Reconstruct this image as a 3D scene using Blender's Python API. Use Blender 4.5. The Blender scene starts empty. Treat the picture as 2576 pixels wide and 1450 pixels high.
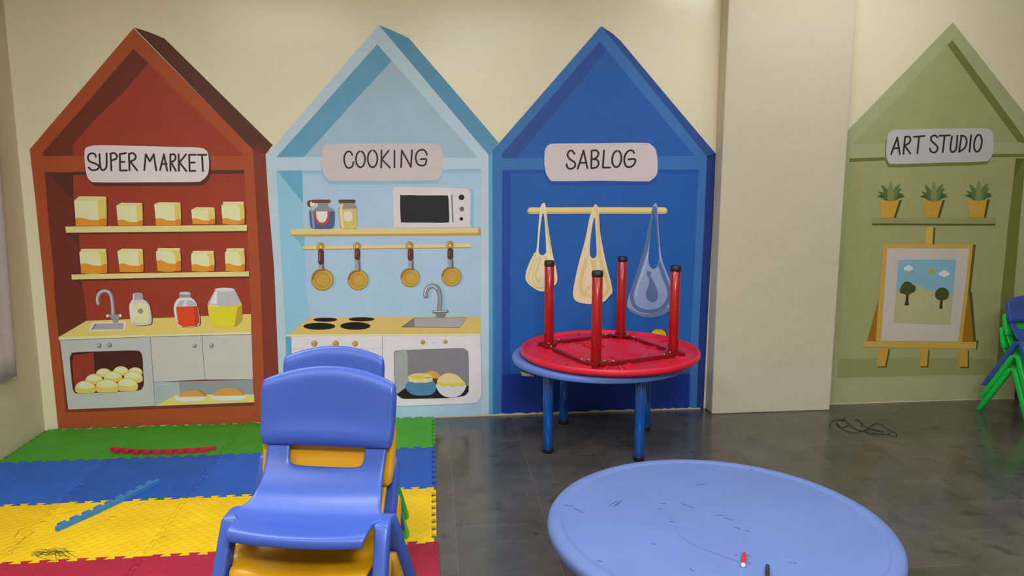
import bpy, bmesh, math, random
from mathutils import Vector, Matrix
from mathutils.geometry import tessellate_polygon
random.seed(7)
C = bpy.context.scene.collection
SC = bpy.context.scene
R = math.radians

# ------------------------------------------------------------------ camera, world, lights, exposure
PITCH, YAW, FPX, CAMZ = 8.64, 6.0, 1890.0, 1.65
cam = bpy.data.cameras.new('camera')
cam.sensor_width = 36.0
cam.lens = FPX / 2576 * 36.0
cam.clip_start = 0.05
camo = bpy.data.objects.new('camera', cam)
camo.location = (0, 0, CAMZ)
camo.rotation_euler = (R(90 - PITCH), 0, R(-YAW))
C.objects.link(camo)
SC.camera = camo

w = bpy.data.worlds.new('world')
w.use_nodes = True
w.node_tree.nodes['Background'].inputs[0].default_value = (0.9, 0.92, 1.0, 1)
w.node_tree.nodes['Background'].inputs[1].default_value = 0.10
SC.world = w

SC.view_settings.view_transform = 'Standard'
SC.view_settings.look = 'None'
SC.view_settings.exposure = 0.0
SC.view_settings.gamma = 1.0
SC.view_settings.use_curve_mapping = False


def area(name, loc, sx, sy, power, col=(0.97, 1.0, 1.06), rot=(0, 0, 0)):
    l = bpy.data.lights.new(name, 'AREA')
    l.shape = 'RECTANGLE'
    l.size, l.size_y = sx, sy
    l.energy = power
    l.color = col
    o = bpy.data.objects.new(name, l)
    o.location = loc
    o.rotation_euler = rot
    C.objects.link(o)
    return o


CEIL = 3.2
area('ceiling_tube_near_wall', (2.6, 3.9, CEIL - 0.10), 1.6, 0.10, 11, rot=(R(38), 0, 0))
area('ceiling_tube_right', (5.0, 3.4, CEIL - 0.06), 1.2, 0.3, 4)
area('ceiling_panel_left', (-1.4, 2.3, CEIL - 0.06), 1.2, 0.6, 37)
area('ceiling_panel_middle', (0.6, 2.0, CEIL - 0.06), 1.2, 0.6, 40)
area('ceiling_panel_right', (2.6, 0.6, CEIL - 0.06), 1.2, 0.6, 42)
area('ceiling_panel_behind_left', (-1.3, 0.2, CEIL - 0.06), 1.2, 0.6, 24)
area('ceiling_panel_entry', (0.3, -1.0, CEIL - 0.06), 1.2, 0.6, 145)

# ------------------------------------------------------------------ pixel rays (2576 x 1450 frame) to points on real planes
_p, _y = R(PITCH), R(YAW)
FW = Vector((math.sin(_y) * math.cos(_p), math.cos(_y) * math.cos(_p), -math.sin(_p)))
RT = Vector((math.cos(_y), -math.sin(_y), 0))
UP = RT.cross(FW)
CP = Vector((0, 0, CAMZ))
WALL_Y = 4.98
PIL_Y = 4.85


def ray(x, y):
    return FW + RT * ((x - 1288) / FPX) - UP * ((y - 725) / FPX)


def at_wall(x, y, Y=WALL_Y):
    r = ray(x, y)
    return CP + r * (Y / r.y)


def at_height(x, y, z=0.0):
    r = ray(x, y)
    return CP + r * ((z - CAMZ) / r.z)


# ------------------------------------------------------------------ materials
def lin(c):
    c = c / 255.0
    return c / 12.92 if c <= 0.04045 else ((c + 0.055) / 1.055) ** 2.4


MATS = {}


def nodes_of(name):
    m = bpy.data.materials.new(name)
    m.use_nodes = True
    nt = m.node_tree
    return m, nt, nt.nodes['Principled BSDF']


def N(nt, t, **kw):
    n = nt.nodes.new(t)
    for k, v in kw.items():
        setattr(n, k, v)
    return n


def varied(nt, b, rgb, amount, scale, detail=4, dist=0.0, extra=None):
    """base colour multiplied by a soft noise"""
    tc = N(nt, 'ShaderNodeTexCoord')
    nz = N(nt, 'ShaderNodeTexNoise')
    nz.inputs['Scale'].default_value = scale
    nz.inputs['Detail'].default_value = detail
    nz.inputs['Distortion'].default_value = dist
    nt.links.new(tc.outputs['Object'], nz.inputs['Vector'])
    mr = N(nt, 'ShaderNodeMapRange')
    mr.inputs['From Min'].default_value = 0.3
    mr.inputs['From Max'].default_value = 0.7
    mr.inputs['To Min'].default_value = 1 - amount
    mr.inputs['To Max'].default_value = 1 + amount
    nt.links.new(nz.outputs['Fac'], mr.inputs['Value'])
    mx = N(nt, 'ShaderNodeMix', data_type='RGBA', blend_type='MULTIPLY')
    mx.inputs['Factor'].default_value = 1
    mx.inputs['A'].default_value = (*rgb, 1)
    nt.links.new(mr.outputs['Result'], mx.inputs['B'])
    nt.links.new(mx.outputs['Result'], b.inputs['Base Color'])
    return tc, mx


def paint_mat(rgb, E=0.73, rough=0.5):
    """matt wall paint; rgb is the look of the paint, E the usual light on that stretch of wall"""
    key = ('paint', rgb, E, rough)
    if key in MATS:
        return MATS[key]
    m, nt, b = nodes_of('paint_%d_%d_%d' % rgb)
    col = [min(0.92, lin(c) / E) for c in rgb]
    varied(nt, b, col, 0.035, 6.0, 5, 0.3)
    b.inputs['Roughness'].default_value = rough
    b.inputs['Specular IOR Level'].default_value = 0.3
    MATS[key] = m
    return m


def plastic(name, rgb, E=0.73, rough=0.38, var=0.02, spec=0.5, scale=3.0):
    key = ('plastic', name)
    if key in MATS:
        return MATS[key]
    m, nt, b = nodes_of(name)
    varied(nt, b, [min(0.92, lin(c) / E) for c in rgb], var, scale, 3)
    b.inputs['Roughness'].default_value = rough
    b.inputs['Specular IOR Level'].default_value = spec
    MATS[key] = m
    return m


def wall_mat(name, rgb, E, rough, spec, bump=0.12):
    m, nt, b = nodes_of(name)
    tc, mx = varied(nt, b, [min(0.92, lin(c) / E) for c in rgb], 0.02, 1.6, 6, 0.5)
    b.inputs['Roughness'].default_value = rough
    b.inputs['Specular IOR Level'].default_value = spec
    nz = N(nt, 'ShaderNodeTexNoise')
    nz.inputs['Scale'].default_value = 55
    nz.inputs['Detail'].default_value = 5
    nt.links.new(tc.outputs['Object'], nz.inputs['Vector'])
    nz2 = N(nt, 'ShaderNodeTexNoise')
    nz2.inputs['Scale'].default_value = 5
    nz2.inputs['Detail'].default_value = 3
    nt.links.new(tc.outputs['Object'], nz2.inputs['Vector'])
    ad = N(nt, 'ShaderNodeMath', operation='ADD')
    ml = N(nt, 'ShaderNodeMath', operation='MULTIPLY')
    ml.inputs[1].default_value = 5.0
    nt.links.new(nz2.outputs['Fac'], ml.inputs[0])
    nt.links.new(nz.outputs['Fac'], ad.inputs[0])
    nt.links.new(ml.outputs[0], ad.inputs[1])
    bp = N(nt, 'ShaderNodeBump')
    bp.inputs['Strength'].default_value = bump
    bp.inputs['Distance'].default_value = 0.004
    nt.links.new(ad.outputs[0], bp.inputs['Height'])
    nt.links.new(bp.outputs['Normal'], b.inputs['Normal'])
    return m


def floor_mat():
    m, nt, b = nodes_of('dark_polished_stone_tiles')
    tc = N(nt, 'ShaderNodeTexCoord')
    mp = N(nt, 'ShaderNodeMapping')
    mp.inputs['Rotation'].default_value = (0, 0, R(90))
    mp.inputs['Location'].default_value = (0.21, -0.083, 0)
    nt.links.new(tc.outputs['Object'], mp.inputs['Vector'])
    br = N(nt, 'ShaderNodeTexBrick')
    br.offset = 0.5
    br.inputs['Color1'].default_value = (0.076, 0.068, 0.056, 1)
    br.inputs['Color2'].default_value = (0.104, 0.093, 0.077, 1)
    br.inputs['Mortar'].default_value = (0.13, 0.118, 0.10, 1)
    br.inputs['Scale'].default_value = 1.0
    br.inputs['Mortar Size'].default_value = 0.0022
    br.inputs['Mortar Smooth'].default_value = 0.3
    br.inputs['Bias'].default_value = 0.0
    br.inputs['Brick Width'].default_value = 0.57
    br.inputs['Row Height'].default_value = 0.435
    nt.links.new(mp.outputs['Vector'], br.inputs['Vector'])
    # cloudy wear
    n1 = N(nt, 'ShaderNodeTexNoise')
    n1.inputs['Scale'].default_value = 2.3
    n1.inputs['Detail'].default_value = 8
    n1.inputs['Roughness'].default_value = 0.65
    nt.links.new(tc.outputs['Object'], n1.inputs['Vector'])
    r1 = N(nt, 'ShaderNodeMapRange')
    r1.inputs['From Min'].default_value = 0.3
    r1.inputs['From Max'].default_value = 0.7
    r1.inputs['To Min'].default_value = 0.62
    r1.inputs['To Max'].default_value = 1.38
    nt.links.new(n1.outputs['Fac'], r1.inputs['Value'])
    m1 = N(nt, 'ShaderNodeMix', data_type='RGBA', blend_type='MULTIPLY')
    m1.inputs['Factor'].default_value = 1
    nt.links.new(br.outputs['Color'], m1.inputs['A'])
    nt.links.new(r1.outputs['Result'], m1.inputs['B'])
    # streaky scratches and dark spots
    mp2 = N(nt, 'ShaderNodeMapping')
    mp2.inputs['Scale'].default_value = (5, 22, 1)
    mp2.inputs['Rotation'].default_value = (0, 0, R(12))
    nt.links.new(tc.outputs['Object'], mp2.inputs['Vector'])
    n2 = N(nt, 'ShaderNodeTexNoise')
    n2.inputs['Scale'].default_value = 1.4
    n2.inputs['Detail'].default_value = 10
    n2.inputs['Roughness'].default_value = 0.75
    nt.links.new(mp2.outputs['Vector'], n2.inputs['Vector'])
    r2 = N(nt, 'ShaderNodeMapRange')
    r2.inputs['From Min'].default_value = 0.56
    r2.inputs['From Max'].default_value = 0.80
    nt.links.new(n2.outputs['Fac'], r2.inputs['Value'])
    m2 = N(nt, 'ShaderNodeMix', data_type='RGBA')
    m2.inputs['B'].default_value = (0.165, 0.148, 0.125, 1)
    nt.links.new(r2.outputs['Result'], m2.inputs['Factor'])
    nt.links.new(m1.outputs['Result'], m2.inputs['A'])
    n3 = N(nt, 'ShaderNodeTexNoise')
    n3.inputs['Scale'].default_value = 7.5
    n3.inputs['Detail'].default_value = 3
    nt.links.new(tc.outputs['Object'], n3.inputs['Vector'])
    r3 = N(nt, 'ShaderNodeMapRange')
    r3.inputs['From Min'].default_value = 0.61
    r3.inputs['From Max'].default_value = 0.70
    r3.inputs['To Max'].default_value = 0.6
    nt.links.new(n3.outputs['Fac'], r3.inputs['Value'])
    m3 = N(nt, 'ShaderNodeMix', data_type='RGBA')
    m3.inputs['B'].default_value = (0.03, 0.025, 0.02, 1)
    nt.links.new(r3.outputs['Result'], m3.inputs['Factor'])
    nt.links.new(m2.outputs['Result'], m3.inputs['A'])
    nt.links.new(m3.outputs['Result'], b.inputs['Base Color'])
    rr = N(nt, 'ShaderNodeMapRange')
    rr.inputs['To Min'].default_value = 0.07
    rr.inputs['To Max'].default_value = 0.30
    nt.links.new(n1.outputs['Fac'], rr.inputs['Value'])
    nt.links.new(rr.outputs['Result'], b.inputs['Roughness'])
    b.inputs['Specular IOR Level'].default_value = 0.5
    return m


def foam_mat(name, rgb, E=0.54):
    key = ('foam', name)
    if key in MATS:
        return MATS[key]
    m, nt, b = nodes_of(name)
    tc, mx = varied(nt, b, [min(0.9, lin(c) / E) for c in rgb], 0.10, 4.5, 7, 0.4)
    oi = N(nt, 'ShaderNodeObjectInfo')
    tr = N(nt, 'ShaderNodeMapRange')
    tr.inputs['To Min'].default_value = 0.82
    tr.inputs['To Max'].default_value = 1.08
    nt.links.new(oi.outputs['Random'], tr.inputs['Value'])
    mt = N(nt, 'ShaderNodeMix', data_type='RGBA', blend_type='MULTIPLY')
    mt.inputs['Factor'].default_value = 1
    nt.links.new(mx.outputs['Result'], mt.inputs['A'])
    nt.links.new(tr.outputs['Result'], mt.inputs['B'])
    nt.links.new(mt.outputs['Result'], b.inputs['Base Color'])
    b.inputs['Roughness'].default_value = 0.62
    b.inputs['Specular IOR Level'].default_value = 0.35
    hs = []
    for ang in (45, -45):
        mp = N(nt, 'ShaderNodeMapping')
        mp.inputs['Rotation'].default_value = (0, 0, R(ang))
        nt.links.new(tc.outputs['Object'], mp.inputs['Vector'])
        wv = N(nt, 'ShaderNodeTexWave')
        wv.inputs['Scale'].default_value = 8
        nt.links.new(mp.outputs['Vector'], wv.inputs['Vector'])
        hs.append(wv)
    ml = N(nt, 'ShaderNodeMath', operation='MULTIPLY')
    nt.links.new(hs[0].outputs['Fac'], ml.inputs[0])
    nt.links.new(hs[1].outputs['Fac'], ml.inputs[1])
    bp = N(nt, 'ShaderNodeBump')
    bp.inputs['Strength'].default_value = 0.6
    bp.inputs['Distance'].default_value = 0.004
    nt.links.new(ml.outputs[0], bp.inputs['Height'])
    nt.links.new(bp.outputs['Normal'], b.inputs['Normal'])
    MATS[key] = m
    return m


def scuffed_mat(name, rgb, E=0.8):
    """play-table plastic with pencil scuffs"""
    m, nt, b = nodes_of(name)
    tc, mx = varied(nt, b, [min(0.9, lin(c) / E) for c in rgb], 0.05, 5, 6, 0.4)
    mp = N(nt, 'ShaderNodeMapping')
    mp.inputs['Scale'].default_value = (9, 24, 1)
    mp.inputs['Rotation'].default_value = (0, 0, R(20))
    nt.links.new(tc.outputs['Object'], mp.inputs['Vector'])
    nz = N(nt, 'ShaderNodeTexNoise')
    nz.inputs['Scale'].default_value = 1.5
    nz.inputs['Detail'].default_value = 6
    nz.inputs['Roughness'].default_value = 0.62
    nt.links.new(mp.outputs['Vector'], nz.inputs['Vector'])
    mr = N(nt, 'ShaderNodeMapRange')
    mr.inputs['From Min'].default_value = 0.60
    mr.inputs['From Max'].default_value = 0.76
    mr.inputs['To Max'].default_value = 0.55
    nt.links.new(nz.outputs['Fac'], mr.inputs['Value'])
    m2 = N(nt, 'ShaderNodeMix', data_type='RGBA')
    m2.inputs['B'].default_value = (0.10, 0.13, 0.30, 1)
    nt.links.new(mr.outputs['Result'], m2.inputs['Factor'])
    nt.links.new(mx.outputs['Result'], m2.inputs['A'])
    nt.links.new(m2.outputs['Result'], b.inputs['Base Color'])
    b.inputs['Roughness'].default_value = 0.5
    b.inputs['Specular IOR Level'].default_value = 0.4
    return m


# ------------------------------------------------------------------ object helpers
def tag(o, label=None, cat=None, group=None, kind=None):
    if label: o['label'] = label
    if cat: o['category'] = cat
    if group: o['group'] = group
    if kind: o['kind'] = kind
    return o


def empty(name, loc, rz=0.0):
    o = bpy.data.objects.new(name, None)
    o.location = loc
    o.rotation_euler = (0, 0, rz)
    o.empty_display_size = 0.1
    C.objects.link(o)
    return o


def mesh_obj(name, verts, faces, mats, parent=None, smooth=False, fm=None, loc=(0, 0, 0)):
    me = bpy.data.meshes.new(name)
    me.from_pydata([tuple(v) for v in verts], [], faces)
    for m in (mats if isinstance(mats, (list, tuple)) else [mats]):
        me.materials.append(m)
    if fm:
        for p, i in zip(me.polygons, fm): p.material_index = i
    if smooth:
        for p in me.polygons: p.use_smooth = True
    me.update()
    o = bpy.data.objects.new(name, me)
    o.location = loc
    C.objects.link(o)
    if parent: o.parent = parent
    return o


def bm_obj(name, bm, mats, parent=None, smooth=False, loc=(0, 0, 0)):
    bmesh.ops.recalc_face_normals(bm, faces=bm.faces)
    me = bpy.data.meshes.new(name)
    bm.to_mesh(me)
    bm.free()
    for m in (mats if isinstance(mats, (list, tuple)) else [mats]):
        me.materials.append(m)
    if smooth:
        for p in me.polygons: p.use_smooth = True
    o = bpy.data.objects.new(name, me)
    o.location = loc
    C.objects.link(o)
    if parent: o.parent = parent
    return o


def bevel(o, width, seg=2, angle=40):
    b = o.modifiers.new('bevel', 'BEVEL')
    b.width = width
    b.segments = seg
    b.limit_method = 'ANGLE'
    b.angle_limit = R(angle)
    return o


def add_box(bm, x0, x1, y0, y1, z0, z1):
    r = bmesh.ops.create_cube(bm, size=1)
    for v in r['verts']:
        v.co = Vector((x0 + (v.co.x + .5) * (x1 - x0), y0 + (v.co.y + .5) * (y1 - y0), z0 + (v.co.z + .5) * (z1 - z0)))
    return r['verts']


def add_lathe(bm, prof, seg=96, cx=0, cy=0):
    """prof: (r, z) list; closed at r=0 ends"""
    rings = []
    for r, z in prof:
        if r < 1e-6:
            rings.append([bm.verts.new((cx, cy, z))])
        else:
            rings.append([bm.verts.new((cx + r * math.cos(2 * math.pi * k / seg), cy + r * math.sin(2 * math.pi * k / seg), z)) for k in range(seg)])
    for a, b in zip(rings, rings[1:]):
        for k in range(seg):
            j = (k + 1) % seg
            if len(a) == 1 and len(b) == 1: continue
            if len(a) == 1: bm.faces.new((a[0], b[k], b[j]))
            elif len(b) == 1: bm.faces.new((a[k], a[j], b[0]))
            else: bm.faces.new((a[k], a[j], b[j], b[k]))


def add_tube(bm, pts, rad, seg=10, cap=True):
    pts = [Vector(p) for p in pts]
    rings = []
    for i, p in enumerate(pts):
        t = (pts[min(i + 1, len(pts) - 1)] - pts[max(i - 1, 0)]).normalized()
        a = Vector((0, 0, 1)) if abs(t.z) < .9 else Vector((1, 0, 0))
        u = t.cross(a).normalized()
        v = t.cross(u)
        r = rad[i] if isinstance(rad, (list, tuple)) else rad
        rings.append([bm.verts.new(p + (u * math.cos(2 * math.pi * k / seg) + v * math.sin(2 * math.pi * k / seg)) * r) for k in range(seg)])
    for a, b in zip(rings, rings[1:]):
        for k in range(seg):
            j = (k + 1) % seg
            bm.faces.new((a[k], a[j], b[j], b[k]))
    if cap:
        bm.faces.new(rings[0])
        bm.faces.new(list(reversed(rings[-1])))


def catmull(pts, closed=False, n=6):
    P = [Vector((p[0], p[1])) if len(p) == 2 else Vector(p) for p in pts]
    L = len(P)
    out = []
    rng = range(L) if closed else range(L - 1)
    for i in rng:
        if closed:
            a, b, c, d = P[(i - 1) % L], P[i], P[(i + 1) % L], P[(i + 2) % L]
        else:
            a, b, c, d = P[max(i - 1, 0)], P[i], P[i + 1], P[min(i + 2, L - 1)]
        for k in range(n):
            t = k / n
            out.append(0.5 * ((2 * b) + (c - a) * t + (2 * a - 5 * b + 4 * c - d) * t * t + (3 * b - a - 3 * c + d) * t ** 3))
    if not closed: out.append(P[-1])
    return [tuple(p) for p in out]


# ------------------------------------------------------------------ room shell
X0, X1, Y0 = -2.527, 6.6, -3.2


def quad_wall(name, corners, m):
    o = mesh_obj(name, corners, [(0, 1, 2, 3)], m)
    tag(o, kind='structure')
    return o


CREAM = wall_mat('cream_wall_paint', (210, 202, 172), 0.73, 0.26, 0.5, 0.06)
PILM = wall_mat('pillar_emulsion', (194, 185, 162), 0.80, 0.75, 0.2, 0.35)
CEILM = wall_mat('ceiling_white', (225, 222, 212), 0.8, 0.8, 0.2)
LEFTM = wall_mat('side_wall_paint', (180, 170, 138), 0.73, 0.5, 0.3)


def slab(name, x0, x1, y0, y1, z0, z1, m, kind='structure'):
    bm = bmesh.new()
    add_box(bm, x0, x1, y0, y1, z0, z1)
    o = bm_obj(name, bm, m)
    tag(o, kind=kind)
    return o


slab('floor', X0 - .1, X1 + .1, Y0 - .1, WALL_Y + .1, -0.1, 0.0, floor_mat())
slab('ceiling', X0 - .1, X1 + .1, Y0 - .1, WALL_Y + .1, CEIL, CEIL + .1, CEILM)
slab('wall_back', X0 - .1, X1 + .1, WALL_Y, WALL_Y + .1, 0, CEIL, CREAM)
slab('wall_left', X0 - .1, X0, Y0, WALL_Y, 0, CEIL, LEFTM)
slab('wall_right', X1, X1 + .1, Y0, WALL_Y, 0, CEIL, LEFTM)
slab('wall_front', X0 - .1, X1 + .1, Y0 - .1, Y0, 0, CEIL, LEFTM)
pil = slab('pillar', 1.903, 2.765, PIL_Y, WALL_Y, 0, CEIL, PILM)
bevel(pil, 0.008, 2)

# ------------------------------------------------------------------ wall paintings
LIFT = 0.0005


class Mural:
    def __init__(s, label, base_px, E):
        p = at_wall(*base_px)
        s.base = Vector((p.x, WALL_Y, 0))
        s.root = empty('wall_painting', s.base)
        tag(s.root, label, 'painting', 'painted play houses along the back wall')
        s.E = E
        s.E0 = E

    def part(s, name, shapes, parent=None, label=None, eps=.1):
        """shapes: (pixel polygon, rgb, layer); one mesh of flat paint films on the wall"""
        V, F, FM, ML, idx = [], [], [], [], {}
        for si, (poly, rgb, lay) in enumerate(shapes):
            lay = lay + eps * si
            m = paint_mat(rgb, s.E)
            if m.name not in idx:
                idx[m.name] = len(ML)
                ML.append(m)
            pts = []
            for q in poly:
                p = at_wall(*q) - s.base
                p.y = -LIFT * (lay + 1)
                pts.append(p)
            tris = tessellate_polygon([[Vector((p.x, p.z, 0)) for p in pts]])
            o = len(V)
            V += pts
            for t in tris:
                a, b, c = (pts[k] for k in t)
                nrm = (b - a).cross(c - a)
                t = tuple(t) if nrm.y < 0 else tuple(reversed(t))
                F.append(tuple(o + k for k in t))
                FM.append(idx[m.name])
        ob = mesh_obj(name, V, F, ML, parent or s.root, fm=FM)
        if label: ob['label'] = label
        return ob


def Z(ox, oy, k):
    return lambda *pts: [(ox + x * k, oy + y * k) for x, y in pts]


A1 = Z(0, 0, .34483); A2 = Z(60, 350, .25621); A3 = Z(100, 680, .28972)
A4 = Z(660, 350, .25518); A5 = Z(660, 680, .27586); A6 = Z(660, 0, .27586)
B1 = Z(1220, 0, .28959); B2 = Z(1220, 400, .28959); B3 = Z(1220, 780, .27586)
B4 = Z(1780, 0, .31033); B5 = Z(2060, 400, .23444); B6 = Z(2060, 700, .28972)


def sm(pts, n=5): return catmull(pts, True, n)
def off(pts, dx, dy): return [(x + dx, y + dy) for x, y in pts]


def ell(c, rx, ry, a0=0, a1=360, n=28, tilt=0):
    out = []
    full = abs(a1 - a0) >= 360
    for k in range(n + (0 if full else 1)):
        a = R(a0 + (a1 - a0) * k / n)
        x, y = rx * math.cos(a), ry * math.sin(a)
        ct, st = math.cos(R(tilt)), math.sin(R(tilt))
        out.append((c[0] + x * ct - y * st, c[1] + x * st + y * ct))
    return out


def stroke(pts, wd, smooth=False):
    """a brush stroke as polygons: one quad per segment and a round dab at each point"""
    if smooth: pts = catmull(pts, False, 5)
    polys = []
    h = wd / 2
    for (x0, y0), (x1, y1) in zip(pts, pts[1:]):
        L = math.hypot(x1 - x0, y1 - y0) or 1
        nx, ny = -(y1 - y0) / L * h, (x1 - x0) / L * h
        polys.append([(x0 + nx, y0 + ny), (x1 + nx, y1 + ny), (x1 - nx, y1 - ny), (x0 - nx, y0 - ny)])
    for p in pts:
        polys.append(ell(p, h, h, n=10))
    return polys


def ribbon(pts, wd, smooth=True, n=5):
    """one ribbon polygon with round ends (used where strokes do not cross themselves)"""
    if smooth: pts = catmull(pts, False, n)
    h = wd / 2
    Lf, Rt = [], []
    for i, p in enumerate(pts):
        a, b = pts[max(i - 1, 0)], pts[min(i + 1, len(pts) - 1)]
        L = math.hypot(b[0] - a[0], b[1] - a[1]) or 1
        nx, ny = -(b[1] - a[1]) / L, (b[0] - a[0]) / L
        Lf.append((p[0] + nx * h, p[1] + ny * h))
        Rt.append((p[0] - nx * h, p[1] - ny * h))

    def cap(p, q):
        t = math.atan2(p[1] - q[1], p[0] - q[0])
        return t
    e, e0 = pts[-1], pts[-2]
    t = math.atan2(e[1] - e0[1], e[0] - e0[0])
    c1 = [(e[0] + h * math.cos(t + R(90 - a)), e[1] + h * math.sin(t + R(90 - a))) for a in (30, 60, 90, 120, 150)]
    s, s0 = pts[0], pts[1]
    t = math.atan2(s[1] - s0[1], s[0] - s0[0])
    c2 = [(s[0] + h * math.cos(t + R(90 - a)), s[1] + h * math.sin(t + R(90 - a))) for a in (30, 60, 90, 120, 150)]
    return Lf + c1 + list(reversed(Rt)) + c2


def lettering(mu, parent, T, strokes, wd, lay, rgb=(48, 38, 38)):
    """hand-painted letters; T converts crop coordinates"""
    sh = []
    for k, (pts, smooth) in enumerate(strokes):
        for poly in stroke(T(*pts), wd, smooth):
            sh.append((poly, rgb, lay + .004 * len(sh)))
    return mu.part('lettering', sh, parent, 'black hand-painted letters', 0)


def O_path(c, rx, ry, tilt=0):
    p = ell(c, rx, ry, -80, 280, 16, tilt)
    return p


# ---------- house 1: brown, SUPER MARKET
def house_supermarket():
    mu = Mural('brown painted play-house with the white SUPER MARKET sign and shelves of boxes', (400, 1075), 0.60)
    fr, dk, wl = (146, 68, 38), (78, 42, 30), (136, 52, 36)
    mu.part('roof_side', [([(337, 69), (375, 81), (414, 97), (550, 231), (686, 365), (668, 388), (636, 377)], (76, 42, 31), 1),
                          ([(636, 377), (668, 388), (677, 379), (645, 366)], (96, 42, 34), 2)])
    mu.part('side_wall', [([(636, 376), (668, 388), (675, 500), (690, 680), (701, 945), (706, 1062), (664, 1063), (650, 700)], (112, 48, 38), 1)])
    mu.part('front_frame', [([(336, 71), (75, 376), (89, 500), (147, 1082), (400, 1076), (668, 1063), (655, 700), (636, 376)], fr, 2)])
    mu.part('gable_panel', [([(336, 123), (610, 388), (611, 392), (110, 393), (108, 384)], wl, 3),
                            ([(336, 123), (374, 159), (312, 231), (240, 300), (183, 365), (183, 391), (110, 393), (108, 384), (200, 282)], (94, 42, 32), 4)])
    mu.part('back_panel', [(A1((328, 1258), (1782, 1240)) + [(622, 560), (627, 680), (640, 1013), (400, 1022), (172, 1030), (148, 842), (135, 680), (122, 560)], wl, 3),
                           (A2((205, 325), (485, 330), (490, 600), (540, 900), (575, 1444)) + A3((390, 250), (410, 440), (165, 580), (130, 200)) + [(135, 680)], (96, 43, 33), 4),
                           (A2((240, 330), (485, 330), (490, 602)), (74, 42, 32), 5),
                           (A2((430, 920), (538, 920), (540, 1030)), (74, 42, 32), 5),
                           (A2((490, 1380), (570, 1378), (575, 1444)), (74, 42, 32), 5),
                           (A2((485, 322), (2165, 303), (2165, 340), (485, 352)), dk, 4),
                           ([(148, 842), (172, 1030), (640, 1013), (640, 1020), (166, 1038)], (110, 48, 32), 4)])
    sp = sm(A2((600, 110), (650, 72), (760, 60), (1100, 68), (1500, 78), (1720, 84), (1795, 115), (1816, 180), (1818, 290), (1800, 360), (1740, 412), (1680, 422), (1200, 425), (720, 425), (660, 412), (625, 370), (605, 270)), 4)
    mu.part('sign_shadow', [(off(sp, 5, 9), dk, 5)])
    sg = mu.part('sign', [(sp, (194, 185, 186), 6)], label='white painted name board')
    S = []
    def add(*pts, s=False): S.append((pts, s))
    add((710, 175), (700, 150), (670, 140), (640, 155), (632, 190), (650, 220), (700, 240), (735, 260), (737, 285), (710, 303), (670, 305), (640, 280), s=True)
    add((745, 150), (752, 260), (765, 298), (785, 305), (805, 290), (815, 255), (815, 140), s=True)
    add((855, 145), (862, 308)); add((850, 145), (890, 138), (917, 165), (905, 195), (858, 212), s=True)
    add((945, 148), (948, 308), (1015, 308)); add((945, 148), (1005, 138)); add((948, 225), (990, 225))
    add((1035, 145), (1040, 308)); add((1035, 148), (1070, 138), (1100, 165), (1090, 200), (1045, 222), s=True); add((1048, 222), (1115, 308))
    add((1185, 305), (1200, 150), (1240, 220), (1278, 150), (1302, 308))
    add((1340, 305), (1378, 150), (1410, 310)); add((1352, 245), (1405, 245))
    add((1440, 150), (1442, 310)); add((1440, 155), (1475, 150), (1492, 175), (1480, 210), (1445, 226), s=True); add((1448, 226), (1495, 312))
    add((1522, 150), (1525, 312)); add((1595, 150), (1530, 230), (1598, 315))
    add((1625, 155), (1630, 315), (1685, 312)); add((1625, 155), (1690, 155)); add((1628, 232), (1680, 230))
    add((1710, 155), (1795, 155)); add((1752, 158), (1760, 315))
    lettering(mu, sg, A2, S, 4.6, 7)
    # shelves
    for q, sh in ((((408, 860), (2192, 843), (2192, 902), (1300, 912), (418, 920)), 8), (((468, 1330), (1300, 1315), (2210, 1300), (2212, 1348), (1300, 1362), (475, 1380)), 8)):
        p = A2(*q)
        mu.part('shelf', [(off(p, 2, 4), dk, 6), (p, (211, 186, 124), 7)])
    front, top, side, org, org2 = (214, 197, 152), (204, 188, 125), (197, 174, 90), (217, 130, 42), (198, 112, 36)

    def box(fl, fr_, sr, tb, tf, base, bl, br, ol, jar=False):
        mid = bl + (br - bl) * (fr_ - fl) / (sr - fl)
        lm = ol + 0.12 * (base - ol)
        f = [(fl, tf), (fr_, tf), (mid, base), (bl, base)]
        t = [(fl, tf), (fl + 50, tb), (sr - 12, tb + 3), (sr, tb + 12), (fr_, tf)]
        s = [(fr_, tf), (sr, tb + 10), (sr + 4, (tb + base) / 2), (br, base - 12), (br - 8, base), (mid, base)]
        if jar:
            t = [(fl + 15, tb + 5), (fl + 30, tb), (sr - 8, tb), (sr - 2, tb + 12), (sr - 8, tf), (fl + 12, tf)]
            f = sm([(fl, tf + 25), (fl + 18, tf), (fr_ - 30, tf), (fr_, tf + 25), (mid, base - 40), (mid, base), (bl + 20, base), (bl, base - 30)], 3)
            s = [(fr_ - 30, tf), (sr - 6, tf), (sr, tf + 22), (sr + 4, (tb + base) / 2), (br, base - 14), (br - 14, base), (mid, base), (fr_, tf + 40)]
        if ol < tf + (base - tf) * .55: w_ = 30
        else: w_ = 18
        xl = bl - (bl - fl) * (base - ol) / (base - tf)
        o1 = catmull([(xl, ol), (xl + (mid - xl) * .25, ol - 6), (xl + (mid - xl) * .6, ol + w_ * .8), (mid, ol + w_)], False, 4) + [(mid, base), (bl, base)]
        o2 = catmull([(mid - 1, ol + w_), ((mid + br) / 2, ol + 2), (br - 1, ol + 4)], False, 3) + [(br, base - 12), (br - 8, base), (mid - 1, base)]
        o1, o2, f, t, s = A2(*o1), A2(*o2), A2(*f), A2(*t), A2(*s)
        cont = mu.part('jar' if jar else 'storage_box', [(off(s, 3, 1.5), dk, 6), (f, front, 8), (t, top, 9), (s, side, 8)])
        mu.part('filling', [(o1, org, 10), (o2, org2, 10)], cont, 'orange contents')
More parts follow.
